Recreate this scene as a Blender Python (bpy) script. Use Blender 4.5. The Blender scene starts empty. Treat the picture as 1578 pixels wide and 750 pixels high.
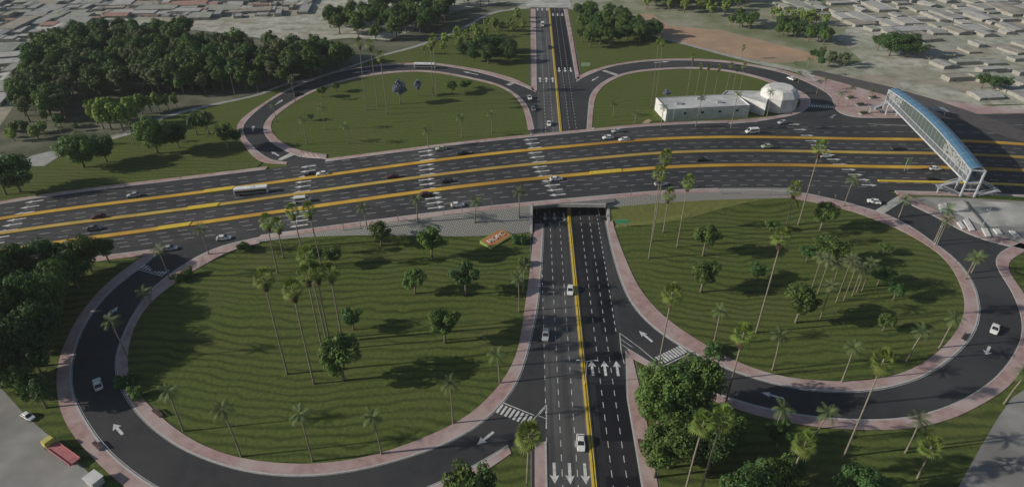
import bpy, bmesh, math, random
import numpy as np
from mathutils import Vector, Matrix
from mathutils.geometry import delaunay_2d_cdt
RAD = math.radians
S = bpy.context.scene
COL = S.collection
random.seed(7)

# ------------------------------------------------------------------ camera, sky, sun, exposure
F, CX, CY, CAMH = 1000.0, 789.0, 375.0, 136.0      # focal length and centre in photo pixels, height in metres
_p = math.atan((CY + 293.0) / F)
_up = np.array([0, -math.cos(_p), -math.sin(_p)])
_Y = np.array([(817.0 - CX) / F, (-293.0 - CY) / F, 1.0]); _Y /= np.linalg.norm(_Y)
_X = np.cross(_Y, _up); _X /= np.linalg.norm(_X)
ROT = np.stack([_X, _Y, _up])                       # world = ROT @ camera(x right, y down, z forward)
cam = bpy.data.cameras.new('camera'); cam_o = bpy.data.objects.new('camera', cam); COL.objects.link(cam_o)
cam.sensor_width = 36; cam.lens = 36 * F / 1578.0; cam.clip_start = 1; cam.clip_end = 6000
r, d, f = ROT @ np.array([1, 0, 0]), ROT @ np.array([0, 1, 0]), ROT @ np.array([0, 0, 1])
M = Matrix(((r[0], -d[0], -f[0], 0), (r[1], -d[1], -f[1], 0), (r[2], -d[2], -f[2], CAMH), (0, 0, 0, 1)))
cam_o.matrix_world = M
S.camera = cam_o

SUN_EL, SUN_AZ = 22.5, 9.0                          # shadows run towards +X and a little away from the camera
wd = bpy.data.worlds.new('World'); S.world = wd; wd.use_nodes = True
nt = wd.node_tree; nt.nodes.clear()
sky = nt.nodes.new('ShaderNodeTexSky'); sky.sky_type = 'NISHITA'; sky.sun_disc = False
sky.sun_elevation = RAD(SUN_EL); sky.sun_rotation = RAD(270 - SUN_AZ)
bg = nt.nodes.new('ShaderNodeBackground'); bg.inputs['Strength'].default_value = 0.08
ow = nt.nodes.new('ShaderNodeOutputWorld')
nt.links.new(sky.outputs[0], bg.inputs[0]); nt.links.new(bg.outputs[0], ow.inputs[0])
sl = bpy.data.lights.new('sun', 'SUN'); sl.energy = 4.8; sl.angle = RAD(0.6); sl.color = (1.0, 0.93, 0.82)
so = bpy.data.objects.new('sun', sl); COL.objects.link(so)
ldir = Vector((math.cos(RAD(SUN_AZ)) * math.cos(RAD(SUN_EL)), math.sin(RAD(SUN_AZ)) * math.cos(RAD(SUN_EL)), -math.sin(RAD(SUN_EL))))
so.rotation_euler = ldir.to_track_quat('-Z', 'Y').to_euler(); so.location = (-200, 0, 300)
S.view_settings.view_transform = 'Standard'; S.view_settings.look = 'None'
S.view_settings.exposure = -0.2; S.view_settings.gamma = 1; S.view_settings.use_curve_mapping = False
S.cycles.max_bounces = 5; S.cycles.diffuse_bounces = 2; S.cycles.transparent_max_bounces = 6

def at(px, py, z=0.0):
    v = ROT @ np.array([(px - CX) / F, (py - CY) / F, 1.0]); t = (z - CAMH) / v[2]
    return float(v[0] * t), float(v[1] * t)
def proj(x, y, z):
    c = ROT.T @ np.array([x, y, z - CAMH]); return CX + F * c[0] / c[2], CY + F * c[1] / c[2]

# ------------------------------------------------------------------ shape of the land
HDECK = 6.0
XL, XR = 2.2, 33.5                                   # the cutting of the cross road
def sstep(t): t = min(1, max(0, t)); return t * t * (3 - 2 * t)
def B(x): return HDECK * sstep((x + 170) / 170) * (1 - sstep((x - 45) / 135))
def atB(px, py, dz=0.0):
    z = 3.0
    for _ in range(14):
        x, y = at(px, py, z + dz); z = B(x)
    return x, y
_FAR = [(0,314),(152,295),(279,275),(400,263.5),(653,232),(800,210),(927,200),(1053,194),(1155,191),(1310,181),(1394,182)]
_M1 = [(0,337),(152,318),(304,298),(400,284.5),(577,261),(653,251),(800,233),(927,220),(1053,215),(1200,213),(1406,215),(1578,223)]
_M2 = [(0,360),(152,341),(304,319),(400,307.5),(577,284),(800,256),(927,243),(1053,236),(1200,233),(1431,237),(1578,243)]
_M3 = [(0,388),(63,378),(243,353.5),(400,331.5),(496,317),(653,294),(800,279.5),(909,269),(1053,258),(1200,255),(1406,257),(1578,264)]
_NEAR = [(0,414),(96,402),(248,381),(400,365),(501,350),(603,336),(800,311),(927,299),(1053,293),(1200,292),(1381,293),(1578,301)]
def fitp(pts, deg, base=None):
    w = np.array([atB(*p) for p in pts]); y = w[:, 1] - (base(w[:, 0]) if base else 0)
    return np.polyfit(w[:, 0] / 100, y, deg)
def polyfun(c, lo=-215.0, hi=240.0):
    dc = np.polyder(c)
    def g(x):
        xc = np.clip(x, lo, hi)
        return np.polyval(c, xc / 100) + np.polyval(dc, xc / 100) / 100 * (np.asarray(x) - xc)
    return g
m2 = polyfun(fitp(_M2, 5))
def offline(pts, deg=3):
    g = polyfun(fitp(pts, deg, m2)); return lambda x: m2(x) + g(x)
m1, m3, near, far = offline(_M1), offline(_M3), offline(_NEAR), offline(_FAR, 3)
SW, SLOPE = 4.0, 9.0                                 # flat verge and slope width beside the raised highway
def Gh(x, y):
    n, fr = float(near(x)), float(far(x))
    dd = n - y if y < n else (y - fr if y > fr else 0.0)
    return B(x) * min(1.0, max(0.0, 1 - (dd - SW) / SLOPE))
DECK = False                                         # True while pavements that cross the deck are built
def G(x, y):
    if DECK: return Gh(x, y)
    if XL - 0.01 < x < XR + 0.01 and (y < near(x) - 0.5 or y > far(x) + 0.5): return 0.0
    return Gh(x, y)
def atG(px, py, dz=0.0, g=G):
    z = 0.0
    for _ in range(10):
        x, y = at(px, py, z * 0.98 + dz); z = z * 0.3 + g(x, y) * 0.7
    return x, y

# ------------------------------------------------------------------ materials
MATS = {}
def mat(name, c1, c2=None, scale=1.0, rough=0.85, metal=0.0, detail=4.0, spec=0.3, bump=0.0, rnd=0.0, lo=0.35, hi=0.65, coord='pos', c3=None, scale3=0.1, streak=None):
    if name in MATS: return MATS[name]
    m = bpy.data.materials.new(name); m.use_nodes = True; n = m.node_tree.nodes; L = m.node_tree.links
    b = n['Principled BSDF']; b.inputs['Roughness'].default_value = rough; b.inputs['Metallic'].default_value = metal
    b.inputs['Specular IOR Level'].default_value = spec
    col = None
    if coord == 'pos': src = n.new('ShaderNodeNewGeometry').outputs['Position']
    else: src = n.new('ShaderNodeTexCoord').outputs['Object']
    if c2 is None: c2 = tuple(v * 0.82 for v in c1)
    nz = n.new('ShaderNodeTexNoise'); nz.inputs['Scale'].default_value = scale; nz.inputs['Detail'].default_value = detail
    L.new(src, nz.inputs['Vector'])
    rp = n.new('ShaderNodeMapRange'); rp.inputs['From Min'].default_value = lo; rp.inputs['From Max'].default_value = hi
    L.new(nz.outputs['Fac'], rp.inputs['Value'])
    mx = n.new('ShaderNodeMix'); mx.data_type = 'RGBA'
    mx.inputs[6].default_value = (*c1, 1); mx.inputs[7].default_value = (*c2, 1); L.new(rp.outputs[0], mx.inputs[0]); col = mx.outputs[2]
    if c3:
        n3 = n.new('ShaderNodeTexNoise'); n3.inputs['Scale'].default_value = scale3; n3.inputs['Detail'].default_value = 3; L.new(src, n3.inputs['Vector'])
        r3 = n.new('ShaderNodeMapRange'); r3.inputs['From Min'].default_value = 0.42; r3.inputs['From Max'].default_value = 0.66; L.new(n3.outputs['Fac'], r3.inputs['Value'])
        m3_ = n.new('ShaderNodeMix'); m3_.data_type = 'RGBA'; m3_.inputs[7].default_value = (*c3, 1)
        L.new(r3.outputs[0], m3_.inputs[0]); L.new(col, m3_.inputs[6]); col = m3_.outputs[2]
    if streak:                                         # wear drawn out along the direction of travel
        mp = n.new('ShaderNodeMapping'); mp.inputs['Scale'].default_value = (streak[0], streak[1], 1); L.new(src, mp.inputs['Vector'])
        n4 = n.new('ShaderNodeTexNoise'); n4.inputs['Scale'].default_value = 1.0; n4.inputs['Detail'].default_value = 5; L.new(mp.outputs[0], n4.inputs['Vector'])
        r4 = n.new('ShaderNodeMapRange'); r4.inputs['From Min'].default_value = 0.35; r4.inputs['From Max'].default_value = 0.65; r4.inputs['To Min'].default_value = 0.72; r4.inputs['To Max'].default_value = 1.3; L.new(n4.outputs['Fac'], r4.inputs['Value'])
        h4 = n.new('ShaderNodeHueSaturation'); L.new(col, h4.inputs['Color']); L.new(r4.outputs[0], h4.inputs['Value']); col = h4.outputs[0]
    if rnd:
        oi = n.new('ShaderNodeObjectInfo'); hs = n.new('ShaderNodeHueSaturation')
        a = n.new('ShaderNodeMapRange'); a.inputs['To Min'].default_value = 1 - rnd; a.inputs['To Max'].default_value = 1 + rnd; L.new(oi.outputs['Random'], a.inputs['Value'])
        h = n.new('ShaderNodeMapRange'); h.inputs['To Min'].default_value = 0.5 - rnd * 0.04; h.inputs['To Max'].default_value = 0.5 + rnd * 0.04; L.new(oi.outputs['Random'], h.inputs['Value'])
        L.new(a.outputs[0], hs.inputs['Value']); L.new(h.outputs[0], hs.inputs['Hue']); L.new(col, hs.inputs['Color']); col = hs.outputs[0]
    L.new(col, b.inputs['Base Color'])
    if name.startswith(('leaf_', 'frond_')):               # light also comes through the leaves
        tl = n.new('ShaderNodeBsdfTranslucent'); ms = n.new('ShaderNodeMixShader'); ms.inputs[0].default_value = 0.22
        L.new(col, tl.inputs[0]); L.new(b.outputs[0], ms.inputs[1]); L.new(tl.outputs[0], ms.inputs[2]); L.new(ms.outputs[0], n['Material Output'].inputs['Surface'])
    if bump:
        bp = n.new('ShaderNodeBump'); bp.inputs['Strength'].default_value = bump; bp.inputs['Distance'].default_value = 0.3
        L.new(nz.outputs['Fac'], bp.inputs['Height']); L.new(bp.outputs[0], b.inputs['Normal'])
    MATS[name] = m; return m

def lawn_mat():
    m = bpy.data.materials.new('mown_grass'); m.use_nodes = True; n = m.node_tree.nodes; L = m.node_tree.links
    b = n['Principled BSDF']; b.inputs['Roughness'].default_value = 0.95; b.inputs['Specular IOR Level'].default_value = 0.1
    pos = n.new('ShaderNodeNewGeometry').outputs['Position']
    # gently wandering mowing stripes across the slope
    nz = n.new('ShaderNodeTexNoise'); nz.inputs['Scale'].default_value = 0.018; nz.inputs['Detail'].default_value = 2; L.new(pos, nz.inputs['Vector'])
    sp = n.new('ShaderNodeSeparateXYZ'); L.new(pos, sp.inputs[0])
    ma = n.new('ShaderNodeMath'); ma.operation = 'MULTIPLY_ADD'; ma.inputs[1].default_value = 26.0; L.new(nz.outputs['Fac'], ma.inputs[0]); L.new(sp.outputs['Y'], ma.inputs[2])
    nd = n.new('ShaderNodeTexNoise'); nd.inputs['Scale'].default_value = 0.16; nd.inputs['Detail'].default_value = 3; L.new(pos, nd.inputs['Vector'])
    mb = n.new('ShaderNodeMath'); mb.operation = 'MULTIPLY_ADD'; mb.inputs[1].default_value = 3.2; L.new(nd.outputs['Fac'], mb.inputs[0]); L.new(ma.outputs[0], mb.inputs[2])
    fr = n.new('ShaderNodeMath'); fr.operation = 'MULTIPLY'; fr.inputs[1].default_value = 2 * math.pi / 3.4; L.new(mb.outputs[0], fr.inputs[0])
    sn = n.new('ShaderNodeMath'); sn.operation = 'SINE'; L.new(fr.outputs[0], sn.inputs[0])
    st = n.new('ShaderNodeMapRange'); st.inputs['From Min'].default_value = -0.2; st.inputs['From Max'].default_value = 1.0; L.new(sn.outputs[0], st.inputs['Value'])
    # stripes come and go
    ng = n.new('ShaderNodeTexNoise'); ng.inputs['Scale'].default_value = 0.035; ng.inputs['Detail'].default_value = 3; L.new(pos, ng.inputs['Vector'])
    gr = n.new('ShaderNodeMapRange'); gr.inputs['From Min'].default_value = 0.3; gr.inputs['From Max'].default_value = 0.6; gr.inputs['To Max'].default_value = 0.85; gr.inputs['To Min'].default_value = 0.35; L.new(ng.outputs['Fac'], gr.inputs['Value'])
    ml0 = n.new('ShaderNodeMath'); ml0.operation = 'MULTIPLY'; L.new(st.outputs[0], ml0.inputs[0]); L.new(gr.outputs[0], ml0.inputs[1])
    ry = n.new('ShaderNodeMapRange'); ry.inputs['From Min'].default_value = 235; ry.inputs['From Max'].default_value = 300; ry.inputs['To Min'].default_value = 1.0; ry.inputs['To Max'].default_value = 0.35; L.new(sp.outputs['Y'], ry.inputs['Value'])
    ml = n.new('ShaderNodeMath'); ml.operation = 'MULTIPLY'; L.new(ml0.outputs[0], ml.inputs[0]); L.new(ry.outputs[0], ml.inputs[1])
    # fine clumping
    nf = n.new('ShaderNodeTexNoise'); nf.inputs['Scale'].default_value = 0.9; nf.inputs['Detail'].default_value = 6; L.new(pos, nf.inputs['Vector'])
    rf = n.new('ShaderNodeMapRange'); rf.inputs['From Min'].default_value = 0.35; rf.inputs['From Max'].default_value = 0.65; L.new(nf.outputs['Fac'], rf.inputs['Value'])
    a = n.new('ShaderNodeMix'); a.data_type = 'RGBA'; a.inputs[6].default_value = (0.112, 0.144, 0.036, 1); a.inputs[7].default_value = (0.082, 0.108, 0.029, 1); L.new(rf.outputs[0], a.inputs[0])
    nw = n.new('ShaderNodeTexNoise'); nw.inputs['Scale'].default_value = 0.045; nw.inputs['Detail'].default_value = 5; L.new(pos, nw.inputs['Vector'])
    rw = n.new('ShaderNodeMapRange'); rw.inputs['From Min'].default_value = 0.5; rw.inputs['From Max'].default_value = 0.72; rw.inputs['To Max'].default_value = 0.6; L.new(nw.outputs['Fac'], rw.inputs['Value'])
    a2 = n.new('ShaderNodeMix'); a2.data_type = 'RGBA'; a2.inputs[7].default_value = (0.135, 0.13, 0.048, 1); L.new(rw.outputs[0], a2.inputs[0]); L.new(a.outputs[2], a2.inputs[6])
    c = n.new('ShaderNodeMix'); c.data_type = 'RGBA'; c.inputs[7].default_value = (0.040, 0.060, 0.017, 1); L.new(ml.outputs[0], c.inputs[0]); L.new(a2.outputs[2], c.inputs[6])
    L.new(c.outputs[2], b.inputs['Base Color'])
    bp = n.new('ShaderNodeBump'); bp.inputs['Strength'].default_value = 0.6; bp.inputs['Distance'].default_value = 0.25
    L.new(nf.outputs['Fac'], bp.inputs['Height']); L.new(bp.outputs[0], b.inputs['Normal'])
    return m
def town_mat():
    # dusty town ground: lots, yards and lanes of many pale tones
    m = bpy.data.materials.new('town_ground'); m.use_nodes = True; n = m.node_tree.nodes; L = m.node_tree.links
    b = n['Principled BSDF']; b.inputs['Roughness'].default_value = 0.95; b.inputs['Specular IOR Level'].default_value = 0.1
    pos = n.new('ShaderNodeNewGeometry').outputs['Position']
    mp = n.new('ShaderNodeMapping'); mp.inputs['Rotation'].default_value = (0, 0, RAD(12)); mp.inputs['Scale'].default_value = (0.03, 0.05, 0.05); L.new(pos, mp.inputs['Vector'])
    wz = n.new('ShaderNodeTexNoise'); wz.inputs['Scale'].default_value = 0.9; wz.inputs['Detail'].default_value = 3; L.new(mp.outputs[0], wz.inputs['Vector'])
    mv = n.new('ShaderNodeMix'); mv.data_type = 'RGBA'; mv.inputs[0].default_value = 0.18; L.new(mp.outputs[0], mv.inputs[6]); L.new(wz.outputs['Color'], mv.inputs[7])
    vo = n.new('ShaderNodeTexVoronoi'); vo.distance = 'CHEBYCHEV'; vo.inputs['Scale'].default_value = 1.0; L.new(mv.outputs[2], vo.inputs['Vector'])
    sc = n.new('ShaderNodeSeparateColor'); L.new(vo.outputs['Color'], sc.inputs[0])
    rp = n.new('ShaderNodeValToRGB'); L.new(sc.outputs[0], rp.inputs[0])
    e = rp.color_ramp.elements
    e[0].position = 0.0; e[0].color = (0.33, 0.34, 0.27, 1); e[1].position = 1.0; e[1].color = (0.56, 0.55, 0.49, 1)
    for p_, c_ in ((0.25, (0.44, 0.44, 0.37, 1)), (0.5, (0.52, 0.51, 0.45, 1)), (0.7, (0.39, 0.39, 0.31, 1)), (0.85, (0.38, 0.33, 0.27, 1))):
        q = e.new(p_); q.color = c_
    nz = n.new('ShaderNodeTexNoise'); nz.inputs['Scale'].default_value = 0.11; nz.inputs['Detail'].default_value = 8; nz.inputs['Roughness'].default_value = 0.65; L.new(pos, nz.inputs['Vector'])
    r2 = n.new('ShaderNodeMapRange'); r2.inputs['From Min'].default_value = 0.42; r2.inputs['From Max'].default_value = 0.66; L.new(nz.outputs['Fac'], r2.inputs['Value'])
    mx = n.new('ShaderNodeMix'); mx.data_type = 'RGBA'; mx.inputs[7].default_value = (0.23, 0.24, 0.175, 1); L.new(r2.outputs[0], mx.inputs[0]); L.new(rp.outputs[0], mx.inputs[6])
    L.new(mx.outputs[2], b.inputs['Base Color']); return m

LAWN = lawn_mat()
TOWN = town_mat()
ASPH = mat('asphalt', (0.046, 0.047, 0.050), (0.035, 0.036, 0.039), 0.35, 0.8, spec=0.28, detail=8, c3=(0.060, 0.060, 0.061), scale3=0.03)
ASPHW = mat('highway_asphalt', (0.046, 0.047, 0.050), (0.035, 0.036, 0.039), 0.35, 0.8, spec=0.28, detail=8, c3=(0.060, 0.060, 0.061), scale3=0.03, streak=(0.010, 0.55))
ASPHC = mat('cross_asphalt', (0.046, 0.047, 0.050), (0.035, 0.036, 0.039), 0.35, 0.8, spec=0.28, detail=8, c3=(0.060, 0.060, 0.061), scale3=0.03, streak=(0.55, 0.010))
ASPH_OLD = mat('worn_asphalt', (0.085, 0.085, 0.086), (0.068, 0.068, 0.07), 0.5, 0.8, detail=8, c3=(0.10, 0.10, 0.098), scale3=0.05, streak=(0.6, 0.012))
ASPH_NEW = mat('fresh_asphalt', (0.008, 0.008, 0.012), (0.012, 0.012, 0.017), 0.5, 0.7, detail=6)
PAVE = mat('pink_paving', (0.44, 0.30, 0.28), (0.32, 0.215, 0.20), 0.5, 0.9, detail=9, c3=(0.46, 0.37, 0.35), scale3=0.09)
KERB = mat('kerb_concrete', (0.50, 0.49, 0.47), (0.40, 0.39, 0.38), 1.5, 0.85)
PAINT = mat('road_paint', (0.72, 0.72, 0.70), (0.46, 0.46, 0.45), 0.9, 0.7, detail=9)
WORNPAINT = mat('worn_paint', (0.50, 0.50, 0.49), (0.36, 0.36, 0.35), 0.9, 0.8, detail=8)
YEL = mat('yellow_median', (0.66, 0.42, 0.06), (0.52, 0.30, 0.045), 0.12, 0.85, detail=6, c3=(0.40, 0.21, 0.035), scale3=0.02)
YELP = mat('pale_yellow_median', (0.56, 0.40, 0.095), (0.46, 0.31, 0.07), 0.12, 0.85, detail=6, c3=(0.34, 0.23, 0.065), scale3=0.02)
YELB = mat('bright_yellow_paint', (0.72, 0.52, 0.06), (0.60, 0.42, 0.05), 0.8, 0.6)
CONC = mat('concrete', (0.40, 0.39, 0.37), (0.32, 0.31, 0.295), 0.5, 0.9, detail=8)
CONCD = mat('dark_concrete', (0.20, 0.20, 0.19), (0.15, 0.15, 0.145), 0.5, 0.9, detail=8)
LOT = mat('lot_concrete', (0.33, 0.325, 0.305), (0.26, 0.255, 0.24), 0.15, 0.9, detail=8, c3=(0.19, 0.185, 0.175), scale3=0.06)
LOTP = mat('pale_lot_concrete', (0.54, 0.535, 0.50), (0.44, 0.435, 0.405), 0.2, 0.9, detail=8, c3=(0.28, 0.28, 0.255), scale3=0.07)
PATHM = mat('pale_gravel', (0.40, 0.40, 0.385), (0.29, 0.29, 0.27), 0.35, 0.95, detail=8)
SOIL = mat('wood_floor', (0.095, 0.10, 0.062), (0.06, 0.075, 0.036), 0.12, 0.95, detail=8, c3=(0.16, 0.16, 0.115), scale3=0.05)
DIRT = mat('bare_dirt', (0.46, 0.31, 0.205), (0.37, 0.245, 0.16), 0.08, 0.95, detail=8, c3=(0.32, 0.25, 0.17), scale3=0.03)
SCRUB = mat('scrub_ground', (0.24, 0.25, 0.16), (0.33, 0.32, 0.24), 0.09, 0.95, detail=8, c3=(0.15, 0.18, 0.085), scale3=0.03)
BANK = mat('bank_grass', (0.20, 0.215, 0.06), (0.155, 0.17, 0.048), 0.5, 0.95, detail=8)
WHITE = mat('white_render', (0.66, 0.66, 0.64), (0.52, 0.52, 0.50), 0.3, 0.8, detail=6, coord='obj')
ROOFW = mat('white_roof_felt', (0.62, 0.63, 0.62), (0.46, 0.47, 0.46), 0.25, 0.85, detail=9, coord='obj', c3=(0.40, 0.41, 0.40), scale3=0.1)
STEEL = mat('white_steel', (0.50, 0.53, 0.56), (0.43, 0.46, 0.49), 0.6, 0.45, coord='obj')
GREY = mat('grey_steel', (0.36, 0.38, 0.41), (0.30, 0.32, 0.35), 0.6, 0.5, coord='obj')
PANEL = mat('perforated_panel', (0.52, 0.55, 0.55), (0.20, 0.22, 0.23), 0.8, 0.6, coord='obj', detail=2, lo=0.52, hi=0.58)
BARK = mat('bark', (0.22, 0.185, 0.14), (0.15, 0.125, 0.095), 1.5, 0.95, coord='obj')
PALMB = mat('palm_bark', (0.24, 0.21, 0.165), (0.17, 0.15, 0.115), 1.2, 0.95, coord='obj')
BLACK = mat('black_rubber', (0.02, 0.02, 0.02), None, 2, 0.8, coord='obj')
STONE = None
def stone_mat():
    m = bpy.data.materials.new('block_revetment'); m.use_nodes = True; n = m.node_tree.nodes; L = m.node_tree.links
    b = n['Principled BSDF']; b.inputs['Roughness'].default_value = 0.9
    pos = n.new('ShaderNodeNewGeometry').outputs['Position']
    mp = n.new('ShaderNodeMapping'); mp.inputs['Rotation'].default_value = (0, 0, RAD(58)); mp.inputs['Scale'].default_value = (1, 1, 0.0); L.new(pos, mp.inputs['Vector'])
    br = n.new('ShaderNodeTexBrick'); br.inputs['Scale'].default_value = 0.36; br.inputs['Mortar Size'].default_value = 0.10
    br.inputs['Color1'].default_value = (0.62, 0.60, 0.57, 1); br.inputs['Color2'].default_value = (0.52, 0.505, 0.475, 1); br.inputs['Mortar'].default_value = (0.25, 0.245, 0.215, 1)
    L.new(mp.outputs[0], br.inputs['Vector'])
    L.new(br.outputs['Color'], b.inputs['Base Color'])
    bp = n.new('ShaderNodeBump'); bp.inputs['Strength'].default_value = 0.7; bp.inputs['Distance'].default_value = 0.15; bp.invert = True
    L.new(br.outputs['Fac'], bp.inputs['Height']); L.new(bp.outputs[0], b.inputs['Normal']); return m
STONE = stone_mat()
def leafm(name, c1, c2, rnd=0.22):
    m = mat(name, c1, c2, 0.55, 0.6, spec=0.25, coord='obj', rnd=rnd, detail=3)
    return m
LEAF_MID = leafm('leaf_mid_green', (0.115, 0.185, 0.040), (0.075, 0.130, 0.030))
LEAF_DK = leafm('leaf_dark_green', (0.075, 0.145, 0.040), (0.050, 0.102, 0.030))
LEAF_YEL = leafm('leaf_yellow_green', (0.27, 0.37, 0.075), (0.18, 0.26, 0.055))
LEAF_BLU = leafm('leaf_blue_grey', (0.27, 0.31, 0.41), (0.12, 0.145, 0.20))
LEAF_OLV = leafm('leaf_olive', (0.17, 0.205, 0.09), (0.12, 0.15, 0.065))
FROND = leafm('frond_fan', (0.20, 0.265, 0.055), (0.135, 0.195, 0.042))
FRONDC = leafm('frond_feather', (0.14, 0.185, 0.07), (0.10, 0.14, 0.055))
DEADF = leafm('dry_frond', (0.095, 0.062, 0.034), (0.055, 0.037, 0.024))
def glassm(name, c, rough=0.1, tr=0.25):
    m = bpy.data.materials.new(name); m.use_nodes = True; n = m.node_tree.nodes; L = m.node_tree.links
    b = n['Principled BSDF']; b.inputs['Base Color'].default_value = (*c, 1); b.inputs['Roughness'].default_value = rough
    b.inputs['Alpha'].default_value = 1 - tr
    return m
CARGLASS = mat('car_glass', (0.02, 0.024, 0.028), (0.03, 0.034, 0.04), 2, 0.08, spec=0.6, coord='obj')
GLBLUE = glassm('blue_roof_glass', (0.14, 0.31, 0.48), 0.3, 0.08)
GLGREEN = glassm('green_side_glass', (0.18, 0.24, 0.22), 0.12, 0.25)
GLGREY = glassm('grey_side_glass', (0.25, 0.28, 0.31), 0.2, 0.15)

# ------------------------------------------------------------------ object helpers
def link(name, me, m=None, parent=None):
    o = bpy.data.objects.new(name, me); COL.objects.link(o)
    if m is not None:
        for q in (m if isinstance(m, (list, tuple)) else [m]): me.materials.append(q)
    if parent: o.parent = parent
    return o
def mesh(name, verts, faces, m=None, parent=None, smooth=False):
    me = bpy.data.meshes.new(name); me.from_pydata([tuple(v) for v in verts], [], faces); me.update()
    if smooth: me.shade_smooth()
    return link(name, me, m, parent)
def bmobj(name, bm, m=None, parent=None, smooth=False):
    me = bpy.data.meshes.new(name); bm.to_mesh(me); bm.free()
    if smooth: me.shade_smooth()
    return link(name, me, m, parent)
def tag(o, label, cat, group=None, kind=None):
    o['label'] = label; o['category'] = cat
    if group: o['group'] = group
    if kind: o['kind'] = kind
    return o
def struct(o): o['kind'] = 'structure'; return o
def empty(name, loc=(0, 0, 0), rz=0.0):
    o = bpy.data.objects.new(name, None); COL.objects.link(o); o.location = loc; o.rotation_euler = (0, 0, rz); o.empty_display_size = 0.5; return o
def dup(root, loc=None, rz=None, sc=None):
    c = root.copy(); COL.objects.link(c)
    for k in ('label', 'category', 'group'):
        if k in c: del c[k]
    for ch in root.children:
        q = ch.copy(); COL.objects.link(q); q.parent = c
        for g in ch.children:
            h = g.copy(); COL.objects.link(h); h.parent = q
    if loc is not None: c.location = loc
    if rz is not None: c.rotation_euler = (0, 0, rz)
    if sc is not None: c.scale = sc
    return c
def box(bm, x0, x1, y0, y1, z0, z1, mt=None):
    vs = [bm.verts.new(v) for v in ((x0,y0,z0),(x1,y0,z0),(x1,y1,z0),(x0,y1,z0),(x0,y0,z1),(x1,y0,z1),(x1,y1,z1),(x0,y1,z1))]
    if mt is not None:
        for v in vs: v.co = mt @ v.co
    for q in ((3,2,1,0),(4,5,6,7),(0,1,5,4),(1,2,6,5),(2,3,7,6),(3,0,4,7)): bm.faces.new([vs[i] for i in q])
    return vs
def beam(bm, a, b, w, h=None):
    a, b = Vector(a), Vector(b); dv = b - a; ln = dv.length; h = h or w
    q = dv.to_track_quat('X', 'Z').to_matrix().to_4x4(); q.translation = a
    box(bm, 0, ln, -w / 2, w / 2, -h / 2, h / 2, q)
def tube(bm, pts, rad, seg=8, cap=True):
    rings = []
    for i, p in enumerate(pts):
        p = Vector(p); t = (Vector(pts[min(i + 1, len(pts) - 1)]) - Vector(pts[max(i - 1, 0)])).normalized()
        u = t.orthogonal().normalized() if abs(t.z) < 0.9 else Vector((1, 0, 0)); u = (u - t * u.dot(t)).normalized(); v = t.cross(u)
        rr = rad[i] if isinstance(rad, (list, tuple)) else rad
        rings.append([bm.verts.new(p + (u * math.cos(2 * math.pi * k / seg) + v * math.sin(2 * math.pi * k / seg)) * rr) for k in range(seg)])
    for a, b in zip(rings, rings[1:]):
        for k in range(seg): bm.faces.new((a[k], a[(k + 1) % seg], b[(k + 1) % seg], b[k]))
    if cap and seg > 2: bm.faces.new(rings[-1]); bm.faces.new(rings[0][::-1])

def smooth_line(pts, step=3.0, closed=False):
    P = [np.array(p[:2], float) for p in pts]; out = []
    n = len(P)
    for i in range(n - 1):
        p0 = P[i - 1] if i > 0 else 2 * P[0] - P[1]
        p1, p2 = P[i], P[i + 1]; p3 = P[i + 2] if i + 2 < n else 2 * P[-1] - P[-2]
        # centripetal Catmull-Rom
        t0 = 0; t1 = t0 + max(1e-6, np.linalg.norm(p1 - p0) ** .5); t2 = t1 + max(1e-6, np.linalg.norm(p2 - p1) ** .5); t3 = t2 + max(1e-6, np.linalg.norm(p3 - p2) ** .5)
        k = max(1, int(np.linalg.norm(p2 - p1) / step))
        for j in range(k):
            t = t1 + (t2 - t1) * j / k
            A1 = (t1 - t) / (t1 - t0) * p0 + (t - t0) / (t1 - t0) * p1; A2 = (t2 - t) / (t2 - t1) * p1 + (t - t1) / (t2 - t1) * p2; A3 = (t3 - t) / (t3 - t2) * p2 + (t - t2) / (t3 - t2) * p3
            B1 = (t2 - t) / (t2 - t0) * A1 + (t - t0) / (t2 - t0) * A2; B2 = (t3 - t) / (t3 - t1) * A2 + (t - t1) / (t3 - t1) * A3
            out.append((t2 - t) / (t2 - t1) * B1 + (t - t1) / (t2 - t1) * B2)
    out.append(P[-1]); return np.array(out)
def relax(l, it=6):
    l = l.copy()
    for _ in range(it): l[1:-1] = 0.25 * l[:-2] + 0.5 * l[1:-1] + 0.25 * l[2:]
    return l
def resample(l, n):
    s = np.concatenate([[0], np.cumsum(np.linalg.norm(np.diff(l, axis=0), axis=1))]); t = np.linspace(0, s[-1], n)
    return np.stack([np.interp(t, s, l[:, 0]), np.interp(t, s, l[:, 1])], 1)
def pxline(pts, g=G, step=3.0, rl=4):
    return relax(smooth_line([atG(px, py, 0, g) for px, py in pts], step), rl)
def offset(l, dd):
    t = np.gradient(l, axis=0); t /= np.maximum(1e-9, np.linalg.norm(t, axis=1))[:, None]
    return l + np.stack([-t[:, 1], t[:, 0]], 1) * dd       # positive = left of travel
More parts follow.
